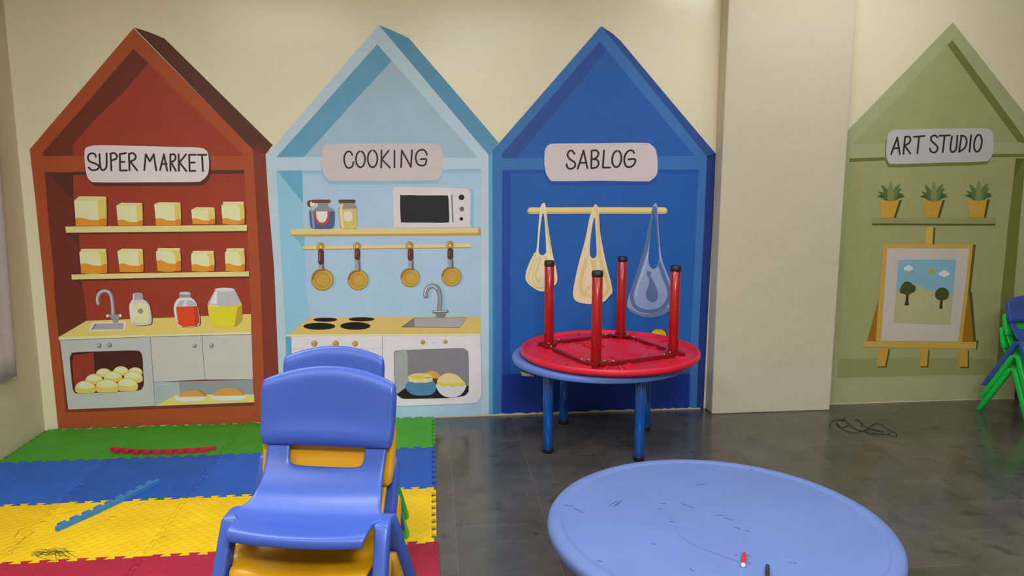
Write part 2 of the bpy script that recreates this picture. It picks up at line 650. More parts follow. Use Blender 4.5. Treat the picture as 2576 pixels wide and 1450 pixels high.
    box(497, 730, 812, 562, 605, 852, 515, 818, 778)
    box(910, 1105, 1165, 625, 655, 850, 930, 1172, 797)
    box(1282, 1480, 1540, 620, 640, 848, 1302, 1546, 784)
    box(1645, 1812, 1875, 668, 695, 838, 1660, 1880, 783)
    box(1942, 2125, 2165, 615, 645, 835, 1955, 2168, 782, True)
    box(550, 755, 815, 1078, 1106, 1320, 568, 822, 1226, True)
    box(920, 1125, 1170, 1076, 1102, 1305, 945, 1178, 1228)
    box(1300, 1485, 1540, 1070, 1100, 1298, 1315, 1545, 1195, True)
    box(1645, 1820, 1870, 1098, 1122, 1298, 1652, 1872, 1234, True)
    box(1977, 2130, 2168, 1072, 1105, 1296, 1985, 2170, 1226, True)
    # counter and cupboards
    mu.part('counter', [(A3((405, 440), (1100, 412), (1835, 380), (1838, 545), (1000, 562), (165, 582)), (208, 177, 97), 6),
                        (A3((165, 580), (1000, 560), (1838, 540), (1838, 555), (1000, 575), (170, 608)), (228, 205, 152), 7)])
    g1, g2 = (174, 170, 164), (176, 180, 176)
    ov = mu.part('oven_cupboard', [(A3((178, 608), (960, 578), (1000, 1178), (250, 1210)), (166, 168, 164), 6),
                                   (ribbon(A3((170, 608), (960, 578), (1838, 556)), 1.2, False), (110, 104, 100), 8)])
    rnd = sm(A3((268, 785), (278, 738), (315, 716), (600, 705), (835, 700), (880, 717), (895, 765), (902, 900), (906, 985), (892, 1022), (850, 1044), (600, 1058), (345, 1070), (308, 1060), (290, 1010)), 4)
    inner = mu.part('oven_opening', [(off(rnd, -1.5, -1), (90, 84, 80), 7), (rnd, (64, 29, 24), 8),
                                     (A3((300, 735), (470, 714), (492, 1062), (330, 1066), (305, 1040), (284, 800)), (132, 48, 34), 9)], ov)
    for cx, cy, rx, ry in ((560, 890, 70, 38), (708, 873, 68, 40), (832, 875, 64, 32), (475, 945, 75, 45), (640, 922, 80, 46), (815, 925, 82, 50), (400, 1012, 88, 54), (765, 990, 90, 56), (588, 1002, 100, 58)):
        lay = 10 + (1 if cy > 900 else 0) + (1 if cy > 960 else 0) + (1 if cx == 588 else 0)
        e = ell((cx, cy + 18), rx, ry + 18, 180, 360, 16) + [(cx + rx * .96, cy + ry * .75), (cx + rx * .7, cy + ry), (cx - rx * .7, cy + ry), (cx - rx * .96, cy + ry * .75)]
        mu.part('bread_bun', [(A3(*[((x - cx) * 1.03 + cx, (y - cy) * 1.03 + cy) for x, y in e]), (176, 140, 66), lay), (A3(*e), (196, 172, 96), lay + .3),
                              (A3(*(ell((cx - 2, cy + 6), rx * .93, ry * .95, 185, 355, 14) + [(cx + rx * .5, cy + 14), (cx, cy + 20), (cx - rx * .6, cy + 12)])), (212, 198, 142), lay + .6),
                              (A3(*ell((cx - 8, cy - ry * .42), rx * .55, ry * .28)), (221, 211, 168), lay + .8)])
    for q in (((960, 578), (1410, 566), (1435, 950), (990, 972)), ((1410, 566), (1840, 555), (1852, 950), (1435, 950))):
        mu.part('cupboard_door', [(A3(*q), g1, 6), (ribbon(A3(q[0], q[3], q[2]), 1.3, False), (96, 92, 92), 7.4)])
    for x, y, r in ((520, 655, 19), (610, 650, 20), (1348, 658, 17), (1494, 655, 18)):
        mu.part('knob', [(A3(*ell((x, y), r, r)), (100, 98, 98), 8), (A3(*ell((x - 3, y - 3), r * .7, r * .7)), (140, 138, 138), 9), (A3(*ell((x - 6, y - 6), r * .25, r * .25)), (200, 198, 198), 10)])
    mu.part('open_shelf', [(A3((990, 972), (1852, 952), (1862, 1148), (1002, 1180)), (128, 134, 138), 6),
                           (A3((990, 972), (1210, 970), (1222, 1082), (1190, 1100), (1002, 1180)), (150, 160, 162), 7),
                           (A3((1005, 1178), (1190, 1082), (1500, 1078), (1862, 1078), (1865, 1146)), (212, 184, 104), 7.5)])
    for a in ((1315, 1100, 108, 58, 1165, 1450), (1640, 1092, 128, 72, 1480, 1795)):
        cx, cy, rx, ry, x0, x1 = a
        br = mu.part('bread_loaf', [(A3(*(ell((cx + 68, cy - 4), 70, ry * .85, 180, 360, 14))), (166, 112, 46), 9), (A3(*ell((cx, cy), rx, ry, 180, 360, 20)), (193, 137, 62), 10)])
        mu.part('serving_tray', [(A3((x0, cy), (x1, cy - 6), (x1 - 15, cy + 25), (x1 - 55, cy + 36), (x0 + 60, cy + 42), (x0 + 20, cy + 28)), (214, 206, 192), 11)])
    # tap, sink, bottles
    tp = A3((510, 290), (506, 240), (528, 195), (575, 180), (615, 205), (634, 280), (640, 385))
    mu.part('tap', [(ribbon(tp, 10), (104, 102, 104), 9), (ribbon(off(tp, -.6, 0), 8), (140, 138, 140), 10), (ribbon(off(tp, -1.6, -.8), 1.8), (205, 202, 202), 11),
                    (ribbon(A3((590, 396), (700, 393)), 5.5, False), (128, 126, 128), 11), (A3(*ell((592, 396), 13, 13)), (215, 210, 208), 12), (A3(*ell((703, 394), 11, 15)), (215, 210, 208), 12),
                    (A3((615, 402), (697, 402), (680, 455), (642, 455)), (130, 128, 130), 11)])
    mu.part('sink_basin', [(A3((465, 455), (752, 446), (742, 522), (426, 530)), (224, 219, 213), 8), (A3((480, 464), (733, 457), (726, 513), (448, 516)), (148, 143, 148), 9), (A3((480, 464), (500, 463), (470, 516), (448, 516)), (120, 115, 120), 9.5)])
    bo = sm(A3((815, 255), (900, 255), (940, 282), (962, 330), (974, 450), (930, 475), (830, 475), (794, 440), (778, 325), (790, 278)), 4)
    b = mu.part('soap_bottle', [(off(bo, 2.5, 1.5), dk, 6.5), (bo, (186, 178, 172), 9), (sm(A3((800, 270), (815, 265), (812, 450), (796, 430), (785, 320)), 3), (216, 208, 198), 9.5), (sm(A3((832, 290), (915, 285), (940, 305), (945, 435), (905, 458), (828, 450), (816, 415), (816, 310)), 3), (222, 211, 148), 10)])
    mu.part('cap', [(A3((812, 205), (830, 195), (880, 195), (895, 203), (902, 255), (810, 258)), (148, 147, 149), 10.5), (A3((812, 205), (822, 200), (822, 256), (810, 258)), (196, 192, 192), 11)], b, 'grey bottle cap')
    mu.part('spot', [(A3(*ell((878, 355), 23, 23)), (134, 130, 122), 11)], b, 'grey dot on the bottle')
    bo = sm(A3((1218, 235), (1310, 235), (1368, 300), (1393, 450), (1360, 485), (1250, 492), (1197, 470), (1165, 320)), 4)
    b = mu.part('sauce_bottle', [(off(bo, 2.5, 1), dk, 6.5), (bo, (200, 192, 192), 9), (A3((1222, 262), (1328, 262), (1370, 305), (1190, 316)), (160, 160, 163), 9.5), (A3((1255, 266), (1285, 266), (1282, 312), (1240, 314)), (185, 184, 186), 9.8)])
    mu.part('sauce', [(A3((1186, 318), (1372, 310), (1392, 450), (1362, 484), (1250, 492), (1203, 468)), (196, 64, 32), 10), (A3((1340, 312), (1371, 310), (1392, 450), (1362, 482), (1348, 484)), (168, 52, 28), 10.5)], b, 'red sauce in the bottle')
    mu.part('cap', [(A3((1210, 205), (1228, 190), (1262, 184), (1300, 187), (1315, 200), (1310, 236), (1216, 238)), (130, 128, 130), 11), (A3(*ell((1262, 200), 48, 13)), (176, 174, 175), 12)], b, 'grey bottle cap')
    b = mu.part('honey_jar', [(A3((1458, 298), (1755, 293), (1765, 430), (1725, 478), (1625, 502), (1530, 492), (1478, 450)), (214, 186, 38), 9), (A3((1722, 318), (1758, 300), (1764, 430), (1722, 480), (1690, 490)), (170, 138, 42), 10), (A3((1462, 300), (1540, 295), (1600, 312), (1500, 316)), (225, 215, 160), 10.2)], label='big jar of yellow honey')
    mu.part('lid', [(A3((1520, 180), (1560, 155), (1600, 150), (1660, 155), (1695, 170), (1755, 290), (1700, 308), (1600, 315), (1510, 302), (1458, 292)), (164, 163, 166), 10.5), (A3((1525, 185), (1545, 180), (1540, 292), (1480, 290)), (204, 200, 200), 11), (A3(*ell((1607, 168), 86, 17)), (190, 188, 190), 11.2)], b, 'grey shouldered lid')
    return mu


# ---------- house 2: light blue, COOKING
def house_cooking():
    mu = Mural('light blue painted play-house with the COOKING sign, microwave and hanging pans', (960, 1054), 0.74)
    fr, wl, dk, md = (174, 194, 207), (161, 187, 209), (92, 148, 176), (136, 184, 207)
    mu.part('roof_side', [([(953, 63), (990, 78), (1028, 96), (1140, 225), (1254, 359), (1242, 378), (1229, 391)], (84, 139, 169), 3)])
    mu.part('side_wall', [([(1229, 390), (1243, 377), (1243, 1046), (1229, 1046)], (92, 156, 190), 3)])
    mu.part('front_frame', [([(953, 63), (670, 390), (678, 500), (690, 680), (701, 937), (706, 1063), (960, 1056), (1230, 1046), (1229, 390)], fr, 4)])
    mu.part('gable_panel', [([(949, 112), (1198, 392), (1201, 397), (696, 395)], (152, 176, 192), 5), (A6((1047, 405), (1180, 557), (770, 1000), (385, 1427), (130, 1434)), dk, 6)])
    mu.part('back_panel', [(A4((138, 310), (2158, 295)) + [(1209.5, 700), (1209.5, 1048), (960, 1056), (730, 1062), (711, 700)], wl, 5),
                           (A4((138, 310), (393, 310), (400, 620), (415, 1000), (435, 1450)) + A5((430, 435), (222, 598), (200, 350)), md, 6),
                           (A4((150, 315), (393, 310), (402, 628)), (98, 160, 189), 7), (A4((310, 955), (415, 955), (420, 1108)), (112, 168, 194), 7),
                           (A4((393, 310), (2158, 295), (2158, 328), (393, 345)), (136, 180, 198), 6),
                           ([(719, 846), (733, 846), (735, 1062), (724, 1062)], (92, 156, 192), 7)])
    sp = sm(A4((590, 120), (620, 65), (700, 48), (1200, 42), (1660, 45), (1745, 68), (1773, 130), (1768, 330), (1745, 385), (1690, 405), (1200, 412), (720, 412), (640, 390), (600, 330), (585, 220)), 4)
    mu.part('sign_shadow', [(off(sp, -1, 8), (134, 176, 194), 7)])
    sg = mu.part('sign', [(sp, (193, 181, 181), 8)], label='white painted name board')
    S = []
    def add(*pts, s=False): S.append((pts, s))
    add((888, 158), (870, 128), (840, 125), (812, 160), (808, 220), (830, 275), (860, 285), (890, 265), (900, 226), s=True)
    S.append((O_path((968, 200), 45, 80), False)); S.append((O_path((1087, 195), 48, 84), False))
    add((1175, 112), (1172, 282)); add((1245, 115), (1178, 200), (1258, 282))
    add((1303, 115), (1303, 280))
    add((1368, 278), (1375, 112), (1465, 275), (1475, 110))
    add((1622, 155), (1605, 118), (1565, 105), (1525, 135), (1512, 190), (1530, 245), (1565, 262), (1603, 253), (1615, 200), (1560, 200), s=True)
    lettering(mu, sg, A4, S, 4.2, 9)
    # shelf
    mu.part('shelf', [(A4((275, 925), (300, 890), (2150, 873), (2155, 950), (1200, 955), (305, 962)), (183, 147, 72), 8), (A4((272, 905), (290, 886), (700, 882), (2130, 874), (2128, 925), (1200, 935), (290, 940)), (214, 190, 128), 9)])
    # jars
    j = mu.part('jam_jar', [(sm(A4((515, 628), (640, 628), (650, 662), (700, 690), (716, 730), (712, 850), (690, 883), (600, 887), (500, 885), (475, 860), (462, 720), (485, 682), (518, 665)), 3), (132, 134, 142), 10),
                            (A4((525, 632), (548, 632), (545, 665), (500, 700), (478, 712), (490, 685), (520, 665)), (190, 190, 196), 11),
                            (A4((463, 714), (716, 714), (713, 845), (690, 882), (600, 886), (500, 884), (476, 860)), (72, 88, 138), 11), (A4((482, 716), (505, 716), (520, 880), (496, 880)), (128, 138, 178), 12)])
    mu.part('badge', [(A4((510, 712), (518, 780), (545, 830), (595, 850), (640, 832), (660, 785), (664, 712)), (196, 72, 44), 13), (A4((532, 713), (536, 775), (560, 815), (590, 825), (625, 808), (642, 765), (643, 713)), (222, 212, 204), 14)], j, 'white and red jar badge')
    mu.part('lid', [(ribbon(A4((500, 613), (660, 613)), 8, False), (110, 68, 42), 13)], j, 'brown jar lid')
    mu.part('bell', [(A4(*ell((472, 637), 30, 34)), (82, 70, 52), 10), (A4(*ell((495, 640), 25, 29)), (216, 205, 180), 10.5)], None)
    j = mu.part('honey_jar', [(sm(A4((775, 628), (905, 628), (915, 655), (932, 680), (932, 870), (880, 884), (785, 884), (765, 840), (750, 690), (770, 660)), 3), (138, 136, 132), 10),
                              (A4((752, 690), (932, 684), (934, 870), (905, 883), (785, 884), (766, 840)), (200, 178, 100), 11), (A4((765, 650), (800, 632), (790, 680), (805, 880), (785, 880), (760, 700)), (216, 200, 150), 12)])
    mu.part('badge', [(sm(A4((805, 725), (825, 710), (865, 710), (885, 730), (888, 790), (865, 812), (825, 812), (805, 785)), 3), (219, 205, 194), 13)], j, 'white jar badge')
    mu.part('lid', [(ribbon(A4((766, 613), (905, 613)), 8, False), (84, 68, 50), 13)], j, 'dark jar lid')
    # microwave
    ow = A4((1285, 510), (1310, 472), (1400, 470), (2000, 487), (2042, 500), (2052, 540), (2050, 870), (1295, 874))
    mi = mu.part('microwave', [(off(ow, 8, 1), (132, 178, 198), 6.5), (ow, (206, 196, 200), 8)], label='white painted microwave')
    mu.part('window', [(sm(A4((1360, 575), (1385, 554), (1600, 556), (1800, 556), (1832, 572), (1838, 700), (1842, 795), (1815, 824), (1600, 824), (1390, 822), (1365, 800)), 4), (33, 35, 39), 9)], mi, 'black microwave window')
    mu.part('handle', [(ribbon(A4((1868, 556), (1878, 818)), 3.2, False), (112, 106, 108), 9)], mi, 'grey bar handle')
    for x, y, r, c in ((1963, 575, 28, (40, 34, 36)), (1966, 690, 23, (100, 94, 96)), (1961, 787, 18, (34, 28, 30))):
        mu.part('dial', [(A4(*ell((x, y), r, r)), c, 9)], mi, 'dark round dial')
    # rail and pans
    rp = A4((410, 1070), (1200, 1061), (2045, 1050))
    mu.part('hanging_rail', [(ribbon(off(rp, 0, 1.4), 9, False), (172, 138, 72), 8), (ribbon(rp, 8, False), (216, 193, 132), 9)])
    for rx, ry, hx, h0, h1, n1, c, r in ((575, 1060, 580, 1112, 1212, 1295, (593, 1385), 106), (935, 1057, 938, 1105, 1165, 1295, (943, 1388), 99), (1452, 1052, 1462, 1105, 1172, 1290, (1457, 1365), 92), (1848, 1045, 1853, 1100, 1160, 1270, (1863, 1355), 95)):
        sd = A4(*ell((c[0] + 25, c[1] + 8), r, r))
        pn = mu.part('frying_pan', [(sd, (138, 180, 198), 6.4), (A4(*ell(c, r * 1.03, r * 1.03)), (140, 100, 44), 10), (A4(*ell(c, r * .98, r * .98)), (184, 146, 60), 11), (A4(*ell((c[0], c[1] + 2), r * .83, r * .83)), (208, 176, 98), 11.4), (A4(*ell((c[0] - 1, c[1] + 3), r * .79, r * .79)), (180, 138, 56), 11.8), (A4(*ell((c[0] + 8, c[1] + 6), r * .55, r * .55)), (188, 150, 66), 12.2),
                                    (A4(*(ell(c, r * .96, r * .96, 180, 285, 12) + ell(c, r * .80, r * .80, 285, 180, 12))), (142, 98, 38), 12.6)])
        mu.part('stem', [(A4((hx - 22, h1 - 20), (hx + 22, h1 - 20), (hx + 26, n1), (hx - 24, n1)), (150, 150, 160), 12.8), (A4((hx + 8, h1 - 20), (hx + 24, h1 - 20), (hx + 34, n1), (hx + 10, n1)), (104, 104, 112), 13)], pn, 'grey steel stem')
        mu.part('handle', [(ribbon(A4((hx, h0), (hx, h1)), 14.5, False), (86, 46, 42), 13.4), (ribbon(A4((hx - 12, h0 + 2), (hx - 13, h1 - 10)), 2, False), (150, 104, 90), 14)], pn, 'dark brown handle')
        mu.part('hook', [(ribbon(A4(*ell((rx, ry), 26, 30, 20, -300, 16)), 6.5), (170, 126, 58), 13.2), (ribbon(A4(*ell((rx - 3, ry), 24, 28, 250, 150, 10)), 2), (216, 184, 120), 14)], pn, 'brass hook over the rail')
    # counter
    mu.part('counter', [(A5((430, 432), (1200, 424), (1992, 422), (1988, 582), (222, 600)), (208, 177, 104), 7), (A5((222, 585), (1100, 582), (1988, 578), (1988, 597), (1100, 597), (216, 603)), (228, 205, 158), 8)])
    for x, y, a, b in ((575, 450, 108, 18), (905, 446, 116, 18), (520, 510, 145, 31), (848, 507, 137, 34)):
        mu.part('hob_ring', [(A5(*ell((x + 2, y + 4), a, b)), (150, 118, 60), 8.5), (A5(*ell((x, y), a, b)), (24, 21, 22), 9)])
    mu.part('sink_basin', [(A5((1385, 435), (1862, 432), (1800, 523), (1272, 517)), (164, 156, 160), 9), (A5((1385, 435), (1388, 520), (1272, 517)), (122, 116, 122), 9.5), (ribbon(A5((1272, 517), (1385, 435), (1862, 432), (1800, 523), (1272, 517)), 1, False), (92, 82, 80), 10)])
    tp = A5((1490, 235), (1493, 190), (1520, 152), (1560, 142), (1600, 170), (1620, 250), (1613, 365))
    mu.part('tap', [(off(ribbon(tp, 11), 9, 2), (140, 182, 200), 6.6), (ribbon(tp, 11.5), (92, 86, 92), 10.5), (ribbon(off(tp, -.4, 0), 9), (142, 136, 142), 11), (ribbon(off(tp, -2.4, -.6)[:5], 1.8), (206, 204, 206), 11.5),
                    (ribbon(A5((1562, 379), (1686, 376)), 7.5, False), (118, 112, 118), 11.6), (ribbon(A5((1562, 375), (1680, 372)), 2, False), (200, 196, 198), 12), (A5((1578, 388), (1676, 388), (1664, 426), (1588, 428)), (122, 116, 122), 11.8)])
    wh = (216, 206, 212)
    lc = mu.part('drawer_cupboard', [(A5((265, 602), (1095, 598), (1095, 1250), (285, 1262)), wh, 7), (ribbon(A5((275, 718), (1090, 712)), .8, False), (180, 170, 172), 8)])
    ov = mu.part('oven_cupboard', [(A5((1095, 598), (1990, 598)) + A5((1992, 640), (1998, 850), (2002, 1000), (2003, 1100), (1999, 1140), (1988, 1175), (1968, 1200), (1938, 1215), (1880, 1220)) + A5((1700, 1225), (1220, 1242), (1095, 1248)), wh, 7),
                                   (ribbon(A5((1095, 598), (1095, 1246)), 1.2, False), (130, 122, 124), 8), (ribbon(A5((1095, 1248), (1220, 1242), (1700, 1225), (1935, 1215), (1985, 1180), (2003, 1110), (1998, 900), (1990, 600)), 1, False), (140, 128, 130), 8), (A5(*ell((1562, 663), 4, 4)), (90, 84, 86), 8)])
    for x, y, r in ((473, 667, 28), (668, 668, 28), (845, 668, 26), (1463, 655, 20), (1667, 650, 19)):
        mu.part('knob', [(A5(*ell((x + 2, y + 2), r, r)), (130, 94, 44), 9), (A5(*ell((x - 1, y - 1), r * .93, r * .93)), (184, 144, 68), 10), (A5(*ell((x - r * .35, y - r * .4), r * .3, r * .25)), (222, 196, 138), 11)], lc if x < 1000 else ov, 'brass knob')
    rnd = sm(A5((1202, 800), (1208, 752), (1240, 734), (1500, 722), (1800, 714), (1850, 722), (1878, 755), (1883, 900), (1882, 1060), (1875, 1110), (1840, 1145), (1700, 1165), (1500, 1170), (1290, 1172), (1240, 1145), (1215, 1090)), 4)
    mu.part('oven_opening', [(off(rnd, -.8, -.6), (80, 76, 80), 8), (rnd, (126, 122, 128), 9), (sm(A5((1205, 800), (1210, 755), (1240, 737), (1316, 732), (1325, 900), (1328, 1062), (1300, 1075), (1222, 1130), (1212, 1000)), 3), (156, 156, 160), 9.5)], ov)
    mu.part('oven_tray', [(A5((1222, 1134), (1310, 1068), (1882, 1055), (1880, 1108), (1842, 1143), (1700, 1163), (1500, 1170), (1290, 1172)), (30, 27, 29), 10)])
    mu.part('bread_bun', [(A5(*ell((1545, 988), 82, 70, 180, 360, 18)), (206, 152, 74), 10.5), (A5((1548, 988), (1627, 988), (1615, 1034), (1575, 1034)), (88, 46, 28), 10.6)])
    pot = mu.part('cooking_pot', [(sm(A5((1335, 1015), (1440, 1018), (1550, 1015), (1588, 1060), (1565, 1115), (1510, 1140), (1390, 1138), (1335, 1110), (1303, 1062)), 4), (80, 124, 158), 11)], label='blue round pot')
    mu.part('filling', [(A5(*ell((1440, 970), 106, 32)), (226, 196, 132), 11.5), (A5((1328, 968), (1360, 975), (1500, 978), (1550, 968), (1552, 1010), (1500, 1025), (1390, 1026), (1334, 1012)), (226, 200, 152), 12), (sm(A5((1328, 966), (1400, 985), (1450, 990), (1552, 968), (1540, 980), (1450, 962), (1350, 965)), 3), (216, 190, 62), 12.4)], pot, 'cream and yellow filling')
    bw = mu.part('mixing_bowl', [(sm(A5((1590, 1035), (1700, 1040), (1845, 1038), (1848, 1085), (1800, 1140), (1710, 1160), (1640, 1138), (1598, 1090)), 4), (205, 203, 208), 12)], label='white round bowl')
    mu.part('filling', [(sm(A5((1598, 1030), (1612, 978), (1660, 945), (1710, 938), (1780, 960), (1828, 1005), (1842, 1038), (1720, 1040)), 4), (230, 196, 138), 12.5), (A5((1592, 1022), (1700, 1032), (1832, 1018), (1846, 1048), (1815, 1062), (1780, 1050), (1740, 1066), (1700, 1052), (1650, 1063), (1615, 1050), (1592, 1050)), (214, 192, 60), 13)], bw, 'yellow and cream filling')
    return mu


# ---------- house 3: dark blue, SABLOG
def house_sablog():
    mu = Mural('dark blue painted play-house with the SABLOG sign and three hanging bags', (1510, 1038), 0.74)
    fr, wl, dk = (56, 107, 168), (36, 88, 160), (36, 68, 144)
    mu.part('roof_side', [([(1512, 66), (1540, 84), (1561, 103), (1680, 245), (1800, 387), (1778, 396)], (42, 74, 140), 5)])
    mu.part('side_wall', [([(1778, 394), (1800.5, 386), (1796, 500), (1780, 800), (1769, 1030), (1751, 1032), (1757, 850), (1774, 500)], (30, 52, 116), 5)])
    mu.part('front_frame', [([(1512, 66), (1239, 379), (1240, 700), (1240, 1046), (1500, 1038), (1752, 1032), (1758, 830), (1774, 500), (1778, 394)], fr, 6)])
    mu.part('gable_panel', [([(1508, 105), (1740, 384), (1746, 392), (1263, 398), (1263, 387)], wl, 7), (B1((995, 362), (1060, 432), (680, 890), (270, 1374), (150, 1375), (150, 1335)), (42, 74, 142), 8)])
    mu.part('back_panel', [(B2((150, 95), (1855, 92), (1800, 1300)) + [(1738, 820), (1734, 1032), (1500, 1039), (1261, 1045), (1263, 780)], (32, 88, 162), 7),
                           (B2((150, 95), (222, 100), (218, 1450)) + [(1283, 942), (1262, 942), (1262, 800)], (30, 68, 150), 8), (B2((150, 95), (1855, 92), (1855, 120), (220, 122)), (34, 76, 156), 8)])
    mu.part('lower_box', [([(1262, 941), (1500, 941), (1735, 941), (1732, 1032), (1500, 1039), (1261, 1045)], (22, 50, 136), 8)], label='darker blue painted box')
    K = 400 / .28959
    sp = B1((515, 1400), (517, 1325), (535, 1275), (580, 1250), (700, 1247), (1000, 1245), (1380, 1242), (1440, 1258), (1480, 1300), (1496, 1380), (1498, 80 + K), (1488, 140 + K), (1440, 185 + K), (1380, 196 + K), (1000, 190 + K), (620, 194 + K), (565, 180 + K), (530, 125 + K), (515, 50 + K))
    sp = sm(sp, 4)
    mu.part('sign_shadow', [(off(sp, -1, 9), (34, 74, 150), 9)])
    sg = mu.part('sign', [(sp, (197, 186, 188), 10)], label='white painted name board')
    S = []
    def add(*pts, s=False): S.append((pts, s))
    add((776, 1338), (758, 1312), (732, 1314), (715, 1345), (735, 1382), (775, 1410), (783, 1440), (760, 1463), (730, 1466), (710, 1445), (709, 1428), s=True)
    add((805, 1465), (855, 1308), (888, 1462)); add((825, 1415), (875, 1415))
    add((925, 1310), (922, 1460)); add((925, 1310), (965, 1308), (985, 1335), (965, 1372), (930, 1384), s=True); add((930, 1384), (972, 1390), (986, 1425), (965, 1455), (922, 1462), s=True)
    add((1032, 1308), (1022, 1456), (1085, 1457))
    S.append((O_path((1143, 1382), 40, 72, 6), False))
    add((1293, 1330), (1280, 1310), (1245, 1312), (1215, 1350), (1208, 1400), (1225, 1445), (1265, 1450), (1295, 1425), (1302, 1385), (1245, 1385), s=True)
    lettering(mu, sg, B1, S, 4.6, 11)
    rp = B2((395, 450), (900, 448), (1555, 449))
    mu.part('hanging_rail', [(off(ribbon(rp, 17, False), 2, 1.5), dk, 8.5), (ribbon(rp, 17, False), (188, 166, 98), 9), (ribbon(off(rp, 0, -2.2), 11, False), (216, 198, 134), 9.5)])

    def bag(out, hole, base, marks, dark=None):
        o = sm(B2(*out), 4)
        b = mu.part('string_bag', [(off(o, 2.5, 2), dk, 8.4), (o, base, 10)] + [(p, c, l) for p, c, l in marks])
        mu.part('handle_gap', [(sm(B2(*hole), 4), (32, 88, 162), 13)], b, 'blue gap inside the bag handle')
    cr, cd, cl = (224, 206, 170), (206, 185, 122), (232, 218, 186)
    bag(((505, 385), (525, 402), (545, 560), (582, 800), (612, 930), (628, 1050), (590, 1110), (490, 1152), (400, 1105), (352, 1045), (365, 950), (420, 830), (448, 780), (465, 560), (482, 415)),
        ((500, 475), (515, 520), (530, 780), (522, 822), (495, 835), (471, 820), (466, 760), (482, 580)), cr,
        [(ribbon(B2((440, 830), (395, 950), (375, 1040), (410, 1095), (480, 1122), (560, 1090)), 3.5), cd, 11), (ribbon(B2((462, 850), (425, 950), (412, 1050), (450, 1105)), 2.5), cd, 11), (ribbon(B2((482, 860), (455, 950), (440, 1020), (470, 1070)), 4), cd, 11), (ribbon(B2((520, 850), (560, 950), (600, 1050), (575, 1095)), 6), cd, 11), (ribbon(B2((530, 480), (548, 650), (572, 820)), 4), cd, 11), (ribbon(B2((505, 392), (480, 560), (462, 780)), 2), cl, 11.5)])
    bag(((958, 395), (985, 440), (1000, 640), (1045, 880), (1105, 1130), (1080, 1190), (1020, 1245), (900, 1260), (800, 1240), (765, 1190), (775, 1080), (820, 880), (870, 700), (905, 520), (935, 430)),
        ((950, 505), (958, 600), (968, 800), (960, 850), (935, 862), (912, 835), (911, 740), (928, 600)), (222, 200, 164),
        [(sm(B2((868, 870), (893, 895), (862, 1000), (840, 1100), (870, 1195), (835, 1180), (813, 1120), (832, 980)), 3), cd, 11), (B2((912, 880), (966, 880), (962, 960), (935, 995)), cd, 11), (ribbon(B2((985, 620), (1000, 860), (1055, 1050), (1070, 1130), (1020, 1200)), 7), cd, 11), (ribbon(B2((960, 1100), (890, 1120), (875, 1170), (900, 1190), (960, 1185)), 5), cd, 11), (ribbon(B2((962, 410), (975, 500), (985, 620)), 5), cd, 11), (ribbon(B2((900, 880), (930, 1000), (925, 1090)), 3), cl, 11.5)])
    lb, ld, lw = (134, 153, 190), (84, 106, 148), (170, 186, 214)
    bag(((1478, 383), (1498, 430), (1510, 640), (1532, 850), (1572, 970), (1622, 1100), (1640, 1220), (1600, 1315), (1520, 1362), (1420, 1378), (1310, 1350), (1245, 1300), (1237, 1230), (1290, 1060), (1360, 880), (1410, 650), (1450, 440)),
        ((1463, 475), (1480, 560), (1506, 780), (1510, 880), (1482, 945), (1450, 950), (1425, 920), (1419, 840), (1438, 650)), lb,
        [(ribbon(B2((1470, 430), (1430, 600), (1395, 780), (1345, 940), (1290, 1110), (1272, 1200), (1310, 1290), (1420, 1325), (1530, 1300), (1595, 1210), (1590, 1120), (1540, 990)), 10), ld, 11), (ribbon(B2((1480, 430), (1490, 600), (1500, 760)), 6), ld, 11), (B2((1515, 880), (1550, 960), (1580, 1060), (1540, 1010), (1500, 930)), ld, 11),
         (sm(B2((1425, 1010), (1468, 1075), (1500, 1165), (1492, 1225), (1450, 1247), (1402, 1210), (1400, 1150), (1422, 1090)), 4), ld, 11), (B2((1405, 970), (1445, 985), (1425, 1025), (1405, 1015)), ld, 11), (sm(B2((1243, 1290), (1330, 1335), (1440, 1345), (1560, 1290), (1602, 1310), (1540, 1358), (1420, 1378), (1310, 1350)), 3), (98, 118, 158), 11.4),
         (ribbon(B2((1415, 810), (1390, 920), (1320, 1120), (1310, 1190)), 2.5), lw, 11.6)])
    # produce mostly hidden behind the tables
    f = mu.part('fruit', [(off(B3(*ell((1580, 238), 76, 68)), 3, 0), (28, 56, 120), 9), (B3(*ell((1580, 238), 74, 66)), (224, 170, 40), 10), (B3(*ell((1560, 222), 40, 28)), (234, 192, 70), 11)], label='painted orange')
    mu.part('leaf', [(B3((1575, 185), (1590, 165), (1625, 145), (1612, 168), (1580, 185)), (60, 110, 50), 12)], f, 'green leaf')
    f = mu.part('fruit', [(B3(*ell((1668, 243), 26, 18)), (214, 160, 50), 9)], label='painted orange')
    f = mu.part('fruit', [(B3(*ell((1075, 250), 70, 62)), (224, 170, 40), 9)], label='painted orange')
    mu.part('leaf', [(B3((1062, 190), (1072, 172), (1105, 150), (1090, 180), (1066, 195)), (74, 112, 70), 10)], f, 'green leaf')
    mu.part('vegetable_stalk', [(ribbon(B3((460, 215), (478, 235), (492, 222), (505, 222)), 2), (70, 84, 60), 10), (ribbon(B3((480, 232), (478, 260)), 2.5, False), (70, 84, 60), 10)])
    mu.part('vegetable_stalk', [(ribbon(B3((286, 332), (300, 340), (310, 352)), 2), (70, 84, 60), 10)])
    mu.part('produce_crate', [(B3((325, 560), (450, 600), (440, 608), (335, 598)), (206, 184, 140), 10), (B3((410, 585), (450, 600), (440, 608), (405, 606)), (184, 140, 70), 11)])
    return mu


